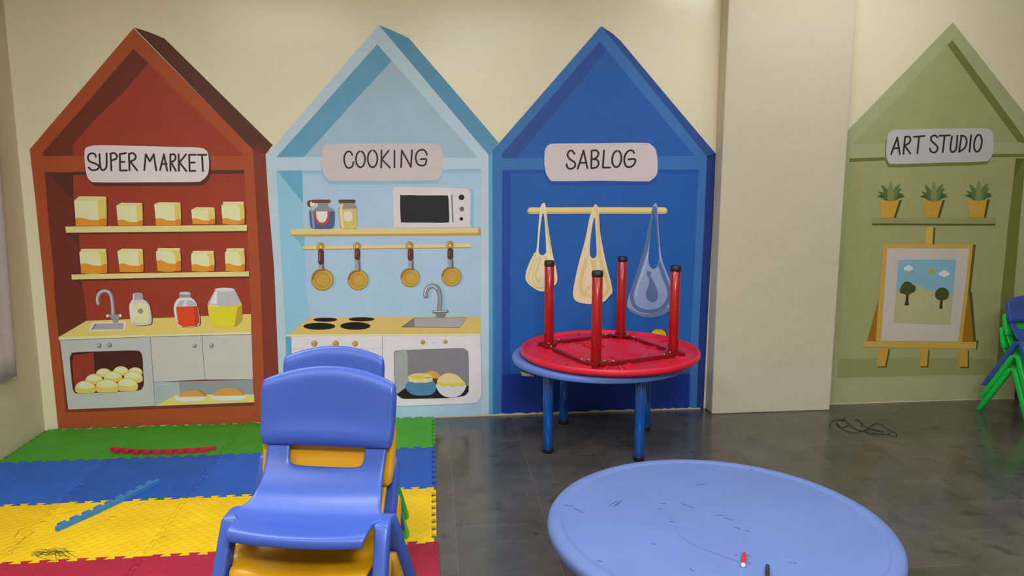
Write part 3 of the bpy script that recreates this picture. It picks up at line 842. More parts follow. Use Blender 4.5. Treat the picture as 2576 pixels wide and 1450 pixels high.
# ---------- house 4: olive green, ART STUDIO
def house_art():
    mu = Mural('olive green painted play-house with the ART STUDIO sign, potted plants and easel', (2340, 1011), 0.74)
    fr, wl, dk = (156, 160, 118), (150, 151, 105), (108, 111, 56)
    mu.part('front_frame', [([(2397, 56), (2118, 343), (2095, 800), (2076, 1024), (2340, 1013), (2600, 1003), (2612, 900), (2660, 390)], fr, 1)])
    mu.part('gable_panel', [([(2382, 113), (2562, 358), (2146, 362)], wl, 2), (B4((1985, 325), (2600, 1165), (2515, 1152), (1940, 365)), dk, 3)])
    mu.part('beam_shadow', [(B4((1148, 1285), (1430, 1275), (1440, 1301), (1148, 1312)), (104, 106, 54), 4), (B4((2300, 1250), (2640, 1247), (2640, 1272), (2300, 1275)), (104, 106, 54), 4)])
    mu.part('back_panel', [([(2137, 408), (2350, 402), (2556, 398), (2518, 740), (2506, 945), (2300, 947), (2106, 951), (2112, 700)], (150, 153, 105), 2),
                           (B5((2110, -5), (2215, -5), (2152, 700), (2090, 1450), (1955, 1450), (2030, 700)) + [], (106, 112, 54), 3), ([(2518, 738), (2550, 738), (2541, 945), (2506, 945)], (106, 112, 54), 3),
                           (B5((2110, -5), (2200, -5), (2090, 220)), (88, 92, 40), 4),
                           ([(2108, 904), (2300, 900), (2500, 904), (2500, 942), (2300, 944), (2106, 951)], (136, 142, 92), 3)])
    sp = sm(B4((1450, 1150), (1462, 1090), (1500, 1058), (1600, 1050), (1900, 1044), (2200, 1040), (2280, 1050), (2312, 1095), (2310, 1230), (2280, 1295), (2220, 1310), (1900, 1320), (1510, 1330), (1465, 1312), (1446, 1260)), 4)
    mu.part('sign_shadow', [(off(sp, -3, 8), dk, 5)])
    sg = mu.part('sign', [(sp, (180, 174, 176), 6)], label='white painted name board')
    S = []
    def add(*pts, s=False): S.append((pts, s))
    add((1485, 1252), (1535, 1115), (1555, 1250)); add((1500, 1205), (1550, 1200))
    add((1598, 1110), (1585, 1248)); add((1598, 1112), (1630, 1108), (1642, 1135), (1625, 1165), (1592, 1180), s=True); add((1594, 1180), (1640, 1245))
    add((1668, 1110), (1755, 1103)); add((1712, 1108), (1698, 1243))
    add((1860, 1115), (1840, 1098), (1812, 1110), (1810, 1140), (1840, 1168), (1862, 1195), (1852, 1228), (1830, 1238), (1805, 1225), (1800, 1205), s=True)
    add((1875, 1102), (1960, 1098)); add((1918, 1102), (1903, 1235))
    add((1978, 1105), (1965, 1195), (1972, 1228), (1990, 1232), (2012, 1205), (2022, 1100), s=True)
    add((2055, 1100), (2035, 1230)); add((2050, 1100), (2085, 1110), (2097, 1150), (2080, 1200), (2035, 1232), s=True)
    add((2132, 1098), (2120, 1230))
    S.append((O_path((2188, 1162), 31, 70, 8), False))
    lettering(mu, sg, B4, S, 4.4, 7)
    mu.part('shelf', [(B5((568, 690), (1892, 697), (1890, 717), (568, 713)), (86, 84, 36), 4), (B5((568, 635), (1200, 636), (1895, 632), (1893, 697), (568, 692)), (140, 141, 97), 5)])
    g1, g2, g3 = (62, 84, 46), (84, 106, 62), (122, 132, 76)
    for x0, x1, b0, b1, yt, cx in ((652, 858, 660, 800, 448, 765), (1115, 1320, 1138, 1268, 449, 1228), (1588, 1800, 1610, 1765, 443, 1708)):
        pot = mu.part('plant_pot', [(B5((x1 - 4, yt), (x1 + 32, yt - 10), (b1 + 24, 632), (b1 - 2, 632)), (70, 74, 26), 5.5), (B5((x0, yt), (x1, yt), (b1, 632), (b0, 632)), (188, 146, 56), 6.5)])
        sh = []
        for (dx, dy), c, l, wd in (((-150, -48), g1, 7, 34), ((155, -45), g1, 7, 34), ((148, -66), (70, 96, 50), 7.2, 32), ((-130, -100), (76, 100, 60), 7.4, 36), ((120, -138), g2, 7.5, 40), ((-98, -175), g2, 7.8, 40), ((105, -185), (92, 116, 68), 7.9, 44)):
            bx = cx + dx * .28
            tx, ty = cx + dx, yt + dy
            mx, my = cx + dx * .55, yt + dy * (.62 if abs(dy) > 90 else .95)
            L = math.hypot(tx - bx, ty - yt)
            nx, ny = (ty - yt) / L * wd * .55, -(tx - bx) / L * wd * .55
            sh.append((B5(*(catmull([(bx + nx, yt), (mx + nx, my + ny), (tx, ty)], False, 4) + catmull([(tx, ty), (mx - nx, my - ny), (bx - nx, yt)], False, 4)[1:])), c, l))
        sh.append((B5(*sm([(cx - 24, yt), (cx - 30, yt - 90), (cx + 4, yt - 205), (cx + 32, yt - 95), (cx + 24, yt)], 4)), g3, 8.4))
        mu.part('leaves', sh, pot, 'green spiky leaves')
    # easel
    e1, e2, es = (190, 152, 70), (146, 100, 24), (80, 80, 30)
    ea = mu.part('easel', [(B5((1228, 738), (1250, 738), (1238, 915), (1215, 915)), (92, 90, 36), 5), (B5((1150, 735), (1222, 735), (1215, 920), (1138, 920)), (196, 160, 76), 6),
                           (B6((527, 145), (415, 548), (495, 548), (540, 200)), e2, 5.5), (B6((1300, 100), (1328, 130), (1362, 548), (1330, 556), (1300, 300)), (76, 80, 40), 5), (B6((1300, 128), (1342, 552), (1240, 552), (1265, 300)), (150, 104, 26), 5.6),
                           ([(2447, 616), (2454, 616), (2441, 735), (2434, 745)], (84, 86, 34), 5),
                           ([(2221.8, 614.5), (2340, 615), (2447, 615), (2438, 700), (2419, 861), (2202, 858), (2213.5, 700)], e1, 6),
                           (B6((1365, 540), (1382, 542), (1372, 617), (1352, 617)), (84, 84, 34), 6.4), (B6((390, 547), (1365, 555), (1360, 615), (900, 606), (385, 598)), (192, 154, 74), 7)])
    for q in (((525, 605), (605, 605), (572, 765), (492, 765)), ((885, 610), (948, 610), (935, 765), (870, 765)), ((1213, 615), (1288, 615), (1290, 770), (1210, 770))):
        p = B6(*q)
        mu.part('foot', [(off(p, 4, 3.4), (84, 88, 36), 5), (p, (186, 146, 60), 6)], ea)
    pp = mu.part('paper', [([(2231, 624.6), (2340, 625), (2437.5, 625.5), (2426, 730), (2409, 859), (2215, 858), (2224, 730)], (189, 180, 172), 8)], ea, 'white paper on the easel')
    tr1 = sm(B6((700, 95), (715, 60), (745, 30), (785, 32), (808, 55), (835, 70), (832, 112), (800, 130), (770, 148), (735, 138), (700, 125)), 3)
    tr2 = sm(B6((1003, 145), (1015, 108), (1050, 82), (1085, 84), (1115, 105), (1125, 140), (1112, 175), (1085, 190), (1050, 192), (1015, 175)), 3)
    def cloud(c, s):
        return [(B5(*ell((c[0] + dx * s, c[1] + dy * s), r * s, r * s * .9)), (206, 206, 211), 11 + .25 * q) for q, (dx, dy, r) in enumerate(((-30, 8, 22), (0, -8, 26), (28, 6, 22), (0, 14, 24)))]
    mu.part('landscape_picture', [([(2259, 653.7), (2330, 653), (2404, 653.7), (2398, 730), (2389, 816.8), (2320, 815), (2247, 812.4), (2253, 730)], (124, 168, 188), 9),
                                  (catmull(B6((665, 108), (760, 45), (840, 55), (900, 80), (990, 118), (1075, 120), (1162, 135)), False, 4) + B6((1135, 403), (900, 397), (645, 388)), (170, 168, 124), 10),
                                  (tr1, (64, 76, 36), 12), (B6((752, 140), (775, 138), (773, 200), (780, 232), (760, 237), (737, 234), (748, 195)), (74, 40, 26), 11.5), (tr2, (64, 76, 36), 12), (B6((1050, 188), (1070, 188), (1068, 235), (1070, 262), (1055, 265), (1040, 262)), (74, 40, 26), 11.5),
                                  (B5(*ell((1202, 1205), 32, 32)), (164, 160, 40), 11)] + cloud((955, 1170), 1.0) + cloud((1338, 1226), 1.15), pp.parent, 'little landscape with two trees')
    return mu


M1 = house_supermarket()
M2 = house_cooking()
M3 = house_sablog()
M4 = house_art()

# chipped pale strip along the foot of the wall (bare plaster below the paint)
def plaster_strip():
    V, F = [], []
    xs = []
    x = -2.45
    k = 0
    while x < 5.2:
        if x > 1.88 and x < 2.78:
            x = 2.78
            xs.append(None)
            continue
        xs.append(x)
        x += random.uniform(0.015, 0.05)
    prev = None
    for x in xs:
        if x is None:
            prev = None
            continue
        h = random.choice((0.004, 0.008, 0.012, 0.006)) + (0.006 if 0.2 < x < 1.9 else 0.002) 
        V += [(x, WALL_Y - 0.009, 0.0005), (x, WALL_Y - 0.009, h)]
        if prev is not None:
            a = len(V) - 4
            F.append((a, a + 2, a + 3, a + 1))
        prev = x
    o = mesh_obj('baseboard_back', V, F, paint_mat((184, 174, 154), 0.73))
    tag(o, kind='structure')
plaster_strip()

# ------------------------------------------------------------------ children's stacking chair
S_CH = 1.0


def panel_mesh():
    bm = bmesh.new()
    nu, nv = 18, 12
    grid = []
    for j in range(nv + 1):
        v = j / nv
        row = []
        for i in range(nu + 1):
            u = -1 + 2 * i / nu
            hw = 0.1535 - 0.004 * (1 - v)
            zt = 0.645 - 0.030 * u * u
            zb = 0.462 + 0.010 * u * u
            z = zb + (zt - zb) * v
            if v < .1 and abs(u) > .92: hw -= 0.004
            y = 0.147 + (z - 0.468) * 0.20 - 0.016 * u * u - 0.012 * math.exp(-((v - .16) / .14) ** 2) * (1 - u * u * .7)
            if v < .1: y += 0.012 * (1 - v / .1) * (1 - u * u)
            if v > .85: y += 0.012 * ((v - .85) / .15) ** 2
            row.append(bm.verts.new((u * hw, y, z)))
        grid.append(row)
    for j in range(nv):
        for i in range(nu):
            bm.faces.new((grid[j][i], grid[j][i + 1], grid[j + 1][i + 1], grid[j + 1][i]))
    return bm


# seat shell stations: y, z, half width
SEAT_ST = [(-.058, .334, .142), (-.059, .348, .1440), (-.052, .360, .1455), (-.030, .364, .1455), (-.006, .364, .1455), (.004, .364, .1455), (.010, .365, .156), (.018, .366, .162), (.030, .368, .162), (.040, .370, .155), (.054, .374, .1465), (.076, .382, .1425), (.092, .393, .139), (.105, .406, .1365), (.117, .421, .1355), (.127, .436, .1355), (.138, .455, .136), (.150, .482, .139)]


def seat_mesh():
    bm = bmesh.new()
    us = [-1, -.95, -.8, -.68, -.63, -.4, -.2, 0, .2, .4, .63, .68, .8, .95, 1]
    grid = []
    for k, (y, z, hw) in enumerate(SEAT_ST):
        row = []
        for u in us:
            dz = 0
            dy = 0
            c = 1 - u * u
            if k in (0, 1, 2): dy = -0.014 * c
            if 3 <= k: dz = -(0, 0, 0, .008, .012, .012, .012, .012, .012, .012, .011, .010, .008, .006, .004, .010, 0, 0)[k] * c
            if 9 <= k: dy = (.001, .003, .006, .009, .012, .014, .016, .016, .016)[k - 9] * c - 0.003 * min(1, (k - 8) / 4)
            row.append(bm.verts.new((u * hw, y + dy, z + dz)))
        grid.append(row)
    for j in range(len(SEAT_ST) - 1):
        for i in range(len(us) - 1):
            if j >= 15 and 4 <= i <= 9: continue
            bm.faces.new((grid[j][i], grid[j][i + 1], grid[j + 1][i + 1], grid[j + 1][i]))
    return bm


def leg_mesh(path, s):
    """path: (x, y, z, width along the side view, thickness)"""
    bm = bmesh.new()
    rings = []
    P = [Vector((p[0] * s, p[1], p[2])) for p in path]
    for i, p in enumerate(P):
        t = (P[min(i + 1, len(P) - 1)] - P[max(i - 1, 0)]).normalized()
        n = t.cross(Vector((1, 0, 0))).normalized()
        if i == len(P) - 1: n = Vector((0, 1, 0)) if n.y > 0 else Vector((0, -1, 0))
        x = Vector((1, 0, 0))
        wd, th = path[i][3] / 2, path[i][4] / 2
        k = 1.0
        if i == len(P) - 1: k = 1.35
        rings.append([bm.verts.new((p + n * wd * k * a + x * th * b) * S_CH) for a, b in ((1, 1), (1, -1), (-1, -1), (-1, 1))])
    for a, b in zip(rings, rings[1:]):
        for q in range(4):
            bm.faces.new((a[q], a[(q + 1) % 4], b[(q + 1) % 4], b[q]))
    bm.faces.new(rings[0])
    bm.faces.new(list(reversed(rings[-1])))
    return bm


FRONT_LEG = [(.156, .054, .354, .012, .034), (.1585, .032, .355, .022, .038), (.164, .008, .346, .032, .033), (.166, -.004, .322, .034, .029), (.168, -.026, .272, .036, .028), (.170, -.088, .136, .035, .028), (.171, -.148, .0, .029, .026)]
REAR_LEG = [(.156, .018, .354, .012, .034), (.1585, .036, .355, .022, .038), (.164, .054, .345, .032, .033), (.166, .070, .320, .034, .029), (.168, .098, .272, .036, .028), (.174, .180, .136, .036, .028), (.176, .268, .0, .030, .026)]


def chair_data(name):
    d = {}
    mat = {'blue': plastic('blue_chair_plastic', (48, 73, 146), .75, .36), 'yellow': plastic('yellow_chair_plastic', (178, 126, 6), .75, .36), 'green': plastic('green_chair_plastic', (14, 158, 58), .60, .36)}[name]
    return mat


CHAIR_MESH = {}


def make_chair(colour, loc, rz, label, group):
    mat = chair_data(colour)
    root = empty('kids_chair', loc, rz)
    tag(root, label, 'chair', group)
    key = colour
    if key not in CHAIR_MESH:
        parts = []
        o = bm_obj('backrest', panel_mesh(), mat, root, True)
        so = o.modifiers.new('solid', 'SOLIDIFY'); so.thickness = 0.026; so.offset = -1
        bevel(o, 0.007, 3, 50)
        parts.append(o)
        o = bm_obj('seat', seat_mesh(), mat, root, True)
        so = o.modifiers.new('solid', 'SOLIDIFY'); so.thickness = 0.011; so.offset = -1
        ss = o.modifiers.new('sub', 'SUBSURF'); ss.levels = 2; ss.render_levels = 2
        parts.append(o)
        for path in (FRONT_LEG, REAR_LEG):
            for s in (-1, 1):
                o = bm_obj('leg', leg_mesh(path, s), mat, root, True)
                bevel(o, 0.009, 3, 30)
                parts.append(o)
        CHAIR_MESH[key] = parts
    else:
        for src in CHAIR_MESH[key]:
            c = src.copy()
            C.objects.link(c)
            c.parent = root
    return root


PITCH_Z, PITCH_Y = 0.094, 0.014


def stack(top_xy, rz, colours, base_z, labels, group, sway=(0, -.003, -.002, -.001, -.003, 0, -.002)):
    """colours from the top chair down; each chair sits a little forward of the one below"""
    n = len(colours)
    bx, by = -math.sin(rz), math.cos(rz)
    for k, c in enumerate(colours):
        lvl = n - 1 - k
        sx = sway[k]
        make_chair(c, (top_xy[0] + bx * PITCH_Y * k + by * sx, top_xy[1] + by * PITCH_Y * k - bx * sx, base_z + lvl * PITCH_Z), rz, labels[k], group)


MAT_T = 0.012
ordn = ['topmost', 'second', 'third', 'fourth', 'fifth', 'sixth', 'bottom']
cols = ['blue', 'yellow', 'blue', 'yellow', 'blue', 'green', 'yellow']
labs = ['blue plastic children\'s chair on top of the stack closest to the camera',
        'yellow plastic chair directly under the topmost blue chair of the nearest stack',
        'blue plastic chair third from the top of the nearest stack, under a yellow one',
        'yellow plastic chair fourth from the top of the nearest stack',
        'blue plastic chair fifth from the top of the nearest stack',
        'green plastic chair second from the bottom of the nearest stack',
        'yellow plastic chair at the bottom of the nearest stack']
stack((-.2756, 1.5063), R(-12), cols, MAT_T, labs, 'kids chairs in the nearest stack', (0, -.006, -.005, -.006, -.005, -.006, -.005))
cols = ['blue', 'green', 'green', 'blue', 'yellow', 'green']
labs = ['blue plastic chair topping the second stack, its back peeking over the nearest stack',
        'green plastic chair right under the blue top chair of the second stack',
        'green plastic chair third from the top of the second stack',
        'blue plastic chair fourth from the top of the second stack',
        'yellow plastic chair fifth from the top of the second stack',
        'green plastic chair at the bottom of the second stack']
stack((-.333, 2.122), R(-8), cols, MAT_T, labs, 'kids chairs in the stack behind the nearest one')
labs = ['green plastic chair whose rear foot ends above another green foot, behind the two tall stacks',
        'green plastic chair standing on the mat behind the two tall stacks, its rear foot lowest']
f3 = at_height(1021, 1352, MAT_T)
r3 = R(-14)
stack((f3.x - math.cos(r3) * .178 + math.sin(r3) * (.262 - .014), f3.y - math.sin(r3) * .178 - math.cos(r3) * (.262 - .014) - .028), r3, ['green', 'green'], MAT_T + .0006, labs, 'kids chairs in the low hidden stack')
rzr = R(5)
labs = ['blue plastic chair topping the short stack by the olive painted house',
        'green plastic chair under the blue one in the short stack by the olive house',
        'green plastic chair standing on the floor at the bottom of the short stack']
foot = Vector((3.823, 4.747))
exr, eyr = Vector((math.cos(rzr), math.sin(rzr))), Vector((-math.sin(rzr), math.cos(rzr)))
O_ = foot + exr * .167 - eyr * .268
O_ = O_ - eyr * (2 * PITCH_Y)
stack((O_.x, O_.y), rzr, ['blue', 'green', 'green'], 0.0, labs, 'kids chairs stacked at the right side')

# dark board standing against the wall behind the right-hand chairs
bm = bmesh.new()
add_box(bm, 4.272, 4.80, 4.945, 4.974, 0.0, 0.36)
add_box(bm, 4.272, 4.80, 4.938, 4.945, 0.30, 0.36)
add_box(bm, 4.272, 4.80, 4.938, 4.945, 0.0, 0.05)
o = bm_obj('wooden_board', bm, plastic('dark_maroon_wood', (64, 26, 24), .66, .5, .12))
bevel(o, .003)
tag(o, 'dark maroon wooden board against the wall behind the green chair legs', 'board')

# ------------------------------------------------------------------ round play tables
def make_table(loc, rz, phi, top_mat, leg_mat, label, flipped=False, group=None, detail=False):
    TH, RAD, LR, HL = 0.042, 0.54, 0.381, 0.56
    root = empty('round_table', loc, rz)
    tag(root, label, 'table', group)
    if flipped: root.rotation_euler = (math.pi, 0, rz)
    # local: floor at z=0, top face at z=HL
    z = HL
    bm = bmesh.new()
    add_lathe(bm, [(0, z - .003), (.482, z - .003), (.489, z - .0042), (.494, z - .001), (.499, z + .0016), (.505, z + .0018), (.514, z), (.524, z - .002), (.533, z - .007), (.5385, z - .014), (.54, z - .022), (.5385, z - .034), (.535, z - TH), (.523, z - TH), (.519, z - TH + .004), (.516, z - .026), (.508, z - .022), (.0, z - .022)], 128)
    t = bm_obj('tabletop', bm, top_mat, root, True)
    bevel(t, .001, 1, 60)
    zu = z - .022
    if detail:
        bm = bmesh.new()
        rnd = random.Random(3)
        for k in range(64):
            a = rnd.uniform(0, 2 * math.pi)
            r = math.sqrt(rnd.uniform(.01, .24)) * 1.0
            if r > .485: continue
            L, W_ = rnd.choice(((.10, .012), (.05, .010), (.03, .022), (.07, .008), (.035, .035)))
            vs = add_box(bm, -L / 2, L / 2, -W_ / 2, W_ / 2, zu - rnd.uniform(.005, .012), zu + .002)
            M = Matrix.Translation((r * math.cos(a), r * math.sin(a), 0)) @ Matrix.Rotation(rnd.choice((a, a + 1.57, .4, 1.2, 2.0)), 4, 'Z')
            for v in vs: v.co = M @ v.co
        for rr in (.30, .505):
            for k in range(64):
                a0, a1 = 2 * math.pi * k / 64, 2 * math.pi * (k + 1) / 64
                if rr == .30 and k % 4 > 1: continue
                add_tube(bm, [(rr * math.cos(a0), rr * math.sin(a0), zu - .001), (rr * math.cos(a1), rr * math.sin(a1), zu - .001)], .003, 6)
        bm_obj('moulded_pattern', bm, top_mat, root)
    cs = [Vector((LR * math.cos(phi + k * math.pi / 2), LR * math.sin(phi + k * math.pi / 2), 0)) for k in range(4)]
    bar_m = leg_mat if not detail else plastic('red_metal_bar', (112, 14, 18), .7, .3)
    for k in range(4):
        a, b = cs[k], cs[(k + 1) % 4]
        d = (b - a).normalized()
        n = Vector((-d.y, d.x, 0))
        bm = bmesh.new()
        a2, b2 = a - d * .055 - n * .036, b + d * (.0 if k % 2 else .055) - n * .036
        zb0, zb1 = zu - .021 - .003 * (k % 2), zu - .0005
        q = []
        for zz in (zb0, zb1):
            for p in (a2 + n * .010, a2 - n * .010, b2 - n * .010, b2 + n * .010): q.append(bm.verts.new((p.x, p.y, zz)))
        for f in ((0, 1, 2, 3), (4, 5, 6, 7), (0, 1, 5, 4), (1, 2, 6, 5), (2, 3, 7, 6), (3, 0, 4, 7)): bm.faces.new([q[i] for i in f])
        o = bm_obj('frame_bar', bm, bar_m, root)
        bevel(o, .003)
        if detail:
            for tt in (.17, .83):
                bm = bmesh.new()
                p = a + (b - a) * tt - n * .036
                add_lathe(bm, [(0, zb0 - .007), (.004, zb0 - .0065), (.006, zb0 - .004), (.006, zb0 + .001)], 10, p.x, p.y)
                bm_obj('bolt', bm, plastic('zinc_bolt', (150, 132, 116), .75, .3), o, True)['label'] = 'shiny metal bolt'
    for c in cs:
        bm = bmesh.new()
        add_lathe(bm, [(0, zu - .002), (.0295, zu - .002), (.0295, .03), (.0, .03)], 28, c.x, c.y)
        leg = bm_obj('leg', bm, leg_mat, root, True)
        bevel(leg, .0008, 1, 50)
        bm = bmesh.new()
        add_lathe(bm, [(0, 0), (.027, 0), (.0315, .004), (.0325, .026), (.031, .033), (.0, .033)], 28, c.x, c.y)
        f = bm_obj('foot_cap', bm, plastic('black_rubber', (24, 24, 28), .73, .45), leg, True)
        f['label'] = 'black rubber foot cap'
        bm = bmesh.new()
        d = c.normalized()
        n = Vector((-d.y, d.x, 0))
        q = []
        for zz in (zu - .028, zu - .021):
            for p in (c + d * .045 + n * .02, c + d * .045 - n * .02, c - d * .02 - n * .062, c - d * .048 - n * .062, c - d * .048 + n * .062, c - d * .02 + n * .062): q.append(bm.verts.new((p.x, p.y, zz)))
        bm.faces.new(q[:6]); bm.faces.new(q[6:])
        for i in range(6): bm.faces.new((q[i], q[(i + 1) % 6], q[6 + (i + 1) % 6], q[6 + i]))
        pl = bm_obj('mounting_plate', bm, bar_m, leg)
        if detail:
            for sgn in (-1, 1):
                bm = bmesh.new()
                p = c - d * .012 + n * .046 * sgn
                add_lathe(bm, [(0, zu - .034), (.004, zu - .0335), (.0058, zu - .031), (.0058, zu - .026)], 10, p.x, p.y)
                bm_obj('bolt', bm, plastic('zinc_bolt', (150, 132, 116), .75, .3), leg, True)['label'] = 'shiny metal bolt'
    return root


BLUE_TOP = plastic('blue_table_plastic', (86, 114, 186), .70, .4, .04)
BLUE_LEG = plastic('blue_leg_enamel', (8, 70, 146), .60, .12, .02, .7)
RED_TOP = plastic('red_table_plastic', (196, 26, 54), .72, .42, .05)
RED_LEG = plastic('red_leg_enamel', (150, 18, 22), .70, .22, .02, .6)
make_table((1.009, 4.42, 0), 0, R(-65), BLUE_TOP, BLUE_LEG, 'round blue play table on blue tube legs carrying the upturned red table')
make_table((1.054, 4.372, 0.56 + 0.56 + 0.0042), 0, R(114.5), RED_TOP, RED_LEG, 'round red play table lying upside down with its four legs in the air', flipped=True, detail=True)
make_table((.884, 2.168, 0), 0, R(20), scuffed_mat('scuffed_blue_plastic', (92, 112, 163), .90), BLUE_LEG, 'large scuffed round blue table top in front with two markers on it')

# ------------------------------------------------------------------ markers on the near table
TZ = 0.56 - .003


def marker(name, p0, p1, rad, prof_mats, label):
    d = (p1 - p0)
    L = d.length
    root = empty(name, p0 + Vector((0, 0, rad)), math.atan2(d.y, d.x))
    tag(root, label, 'marker')
    for pn, prof, m, lb in prof_mats:
        bm = bmesh.new()
        add_lathe(bm, prof, 20)
        bmesh.ops.rotate(bm, verts=bm.verts, cent=(0, 0, 0), matrix=Matrix.Rotation(R(90), 3, 'Y'))
        o = bm_obj(pn, bm, m, root, True)
        bevel(o, .0006, 2, 40)
        if lb: o['label'] = lb
    return root


redp = plastic('red_marker_plastic', (166, 26, 32), .73, .25)
whitep = plastic('white_marker_plastic', (232, 222, 232), .8, .4)
blackp = plastic('black_marker_plastic', (28, 32, 46), .73, .3)
a, b = at_height(1869.5, 1424, TZ + .006), at_height(1873, 1389, TZ + .006)
a.z = b.z = TZ
L = (b - a).length
r = .0063
marker('marker_pen', a, b, r, [('barrel', [(0, .006), (r * .98, .006), (r, .02), (r, L * .68), (r * .86, L * .82), (r * .5, L * .95), (0, L)], redp, 'red plastic barrel'), ('end_plug', [(0, 0), (r * .75, 0), (r * .95, .001), (r * .95, .007), (0, .007)], whitep, 'white end plug')], 'red felt-tip marker with a white end lying on the near blue table')
a, b = at_height(1931, 1424, TZ + .006), at_height(1930, 1478, TZ + .006)
a.z = b.z = TZ
L = (b - a).length
marker('marker_pen', a, b, r, [('barrel', [(0, L * .42), (r * .92, L * .42), (r * .92, L - .004), (0, L)], blackp, None), ('pen_cap', [(0, 0), (r * .8, 0), (r * .95, .003), (r, L * .44), (0, L * .44)], blackp, None)], 'black marker on the near blue table at the bottom edge of the photo')

# pencil line and scribbles on the near table (drawn marks that belong to its top)
near_top = [o for o in bpy.data.objects if o.name.startswith('tabletop')][-1]
for ob in bpy.data.objects:
    if ob.get('label', '').startswith('large scuffed'):
        near_root = ob
near_top = [ch for ch in near_root.children if ch.name.startswith('tabletop')][0]


def flat_marks(name, lines, z, wd, mat, parent, origin, label):
    """thin drawn lines lying flat on a horizontal surface"""
    V, F = [], []
    for pts in lines:
        P = [at_height(x, y, z) - origin for x, y in pts]
        h = wd / 2
        st = len(V)
        for i, p in enumerate(P):
            t = (P[min(i + 1, len(P) - 1)] - P[max(i - 1, 0)])
            t.z = 0
            t.normalize()
            nn = Vector((-t.y, t.x, 0)) * h
            V += [p + nn, p - nn]
        for i in range(len(P) - 1):
            a = st + 2 * i
            F.append((a, a + 1, a + 3, a + 2))
    o = mesh_obj(name, V, F, mat, parent)
    if label: o['label'] = label
    return o


C5 = Z(1360, 1100, .37267)
ink = plastic('faint_pencil', (78, 96, 150), .86, .6)
ink2 = plastic('dark_pen_ink', (58, 66, 120), .86, .6)
flat_marks('pencil_line', [catmull(C5((905, 622), (960, 680), (1050, 735), (1150, 775), (1260, 815), (1340, 843)), False, 4)], TZ + .0005, .0022, ink, near_top, near_root.location, 'faint curved pencil line')
mk = [C5((455, 468), (490, 448), (520, 428)), C5((490, 470), (525, 440)), C5((510, 465), (545, 428)), C5((150, 455), (200, 468), (225, 462)), C5((225, 478), (285, 512)), C5((1010, 885), (1015, 900), (1040, 905)), C5((1045, 325), (1085, 322), (1110, 312)), C5((950, 445), (985, 462), (1040, 478)), C5((1670, 842), (1685, 848)), C5((1690, 850), (1700, 848)), C5((1710, 848), (1725, 852)), C5((1312, 798), (1330, 797)), C5((1395, 798), (1412, 803)), C5((1398, 850), (1408, 845), (1412, 858)), C5((800, 480), (815, 488)), C5((805, 445), (850, 452)), C5((1310, 610), (1350, 620)), C5((1380, 630), (1415, 640)), C5((875, 570), (900, 573)), C5((745, 720), (780, 725)), C5((2165, 490), (2225, 508)), C5((1415, 218), (1450, 220)), C5((1240, 545), (1300, 560)), C5((1190, 530), (1225, 528)), C5((380, 834), (420, 842))]
flat_marks('pen_marks', mk, TZ + .0006, .0026, ink2, near_top, near_root.location, 'scattered blue-black pen marks')

# ------------------------------------------------------------------ foam mat tiles
def edge(a, b, n=16, amp=.011, plain=False):
    """interlocking jigsaw edge from a to b (end point left off)"""
    a, b = Vector(a), Vector(b)
    if plain: return [a]
    d = b - a
    nn = Vector((-d.y, d.x)).normalized()
    e = .16 / n
    out = [a, a + d / n, a + d / n + nn * amp]
    sgn = 1
    for k in range(2, n - 1):
        t = k / n
        out.append(a + d * (t + e) + nn * amp * sgn)
        sgn = -sgn
        out.append(a + d * (t - e) + nn * amp * sgn)
    out += [b - d / n + nn * amp * sgn, b - d / n]
    return out


def inset(pts, w):
    """shrink a polygon by w along its edge normals (mitred)"""
    n = len(pts)
    ar = sum(pts[i].x * pts[(i + 1) % n].y - pts[(i + 1) % n].x * pts[i].y for i in range(n))
    sg = 1 if ar > 0 else -1
    out = []
    for i in range(n):
        p, q, r = pts[i - 1], pts[i], pts[(i + 1) % n]
        d0, d1 = (q - p).normalized(), (r - q).normalized()
        n0, n1 = Vector((-d0.y, d0.x)) * sg, Vector((-d1.y, d1.x)) * sg
        m = n0 + n1
        k = 1 + n0.dot(n1)
        if k < .25: k = .25
        out.append(q + m * (w / k))
    return out


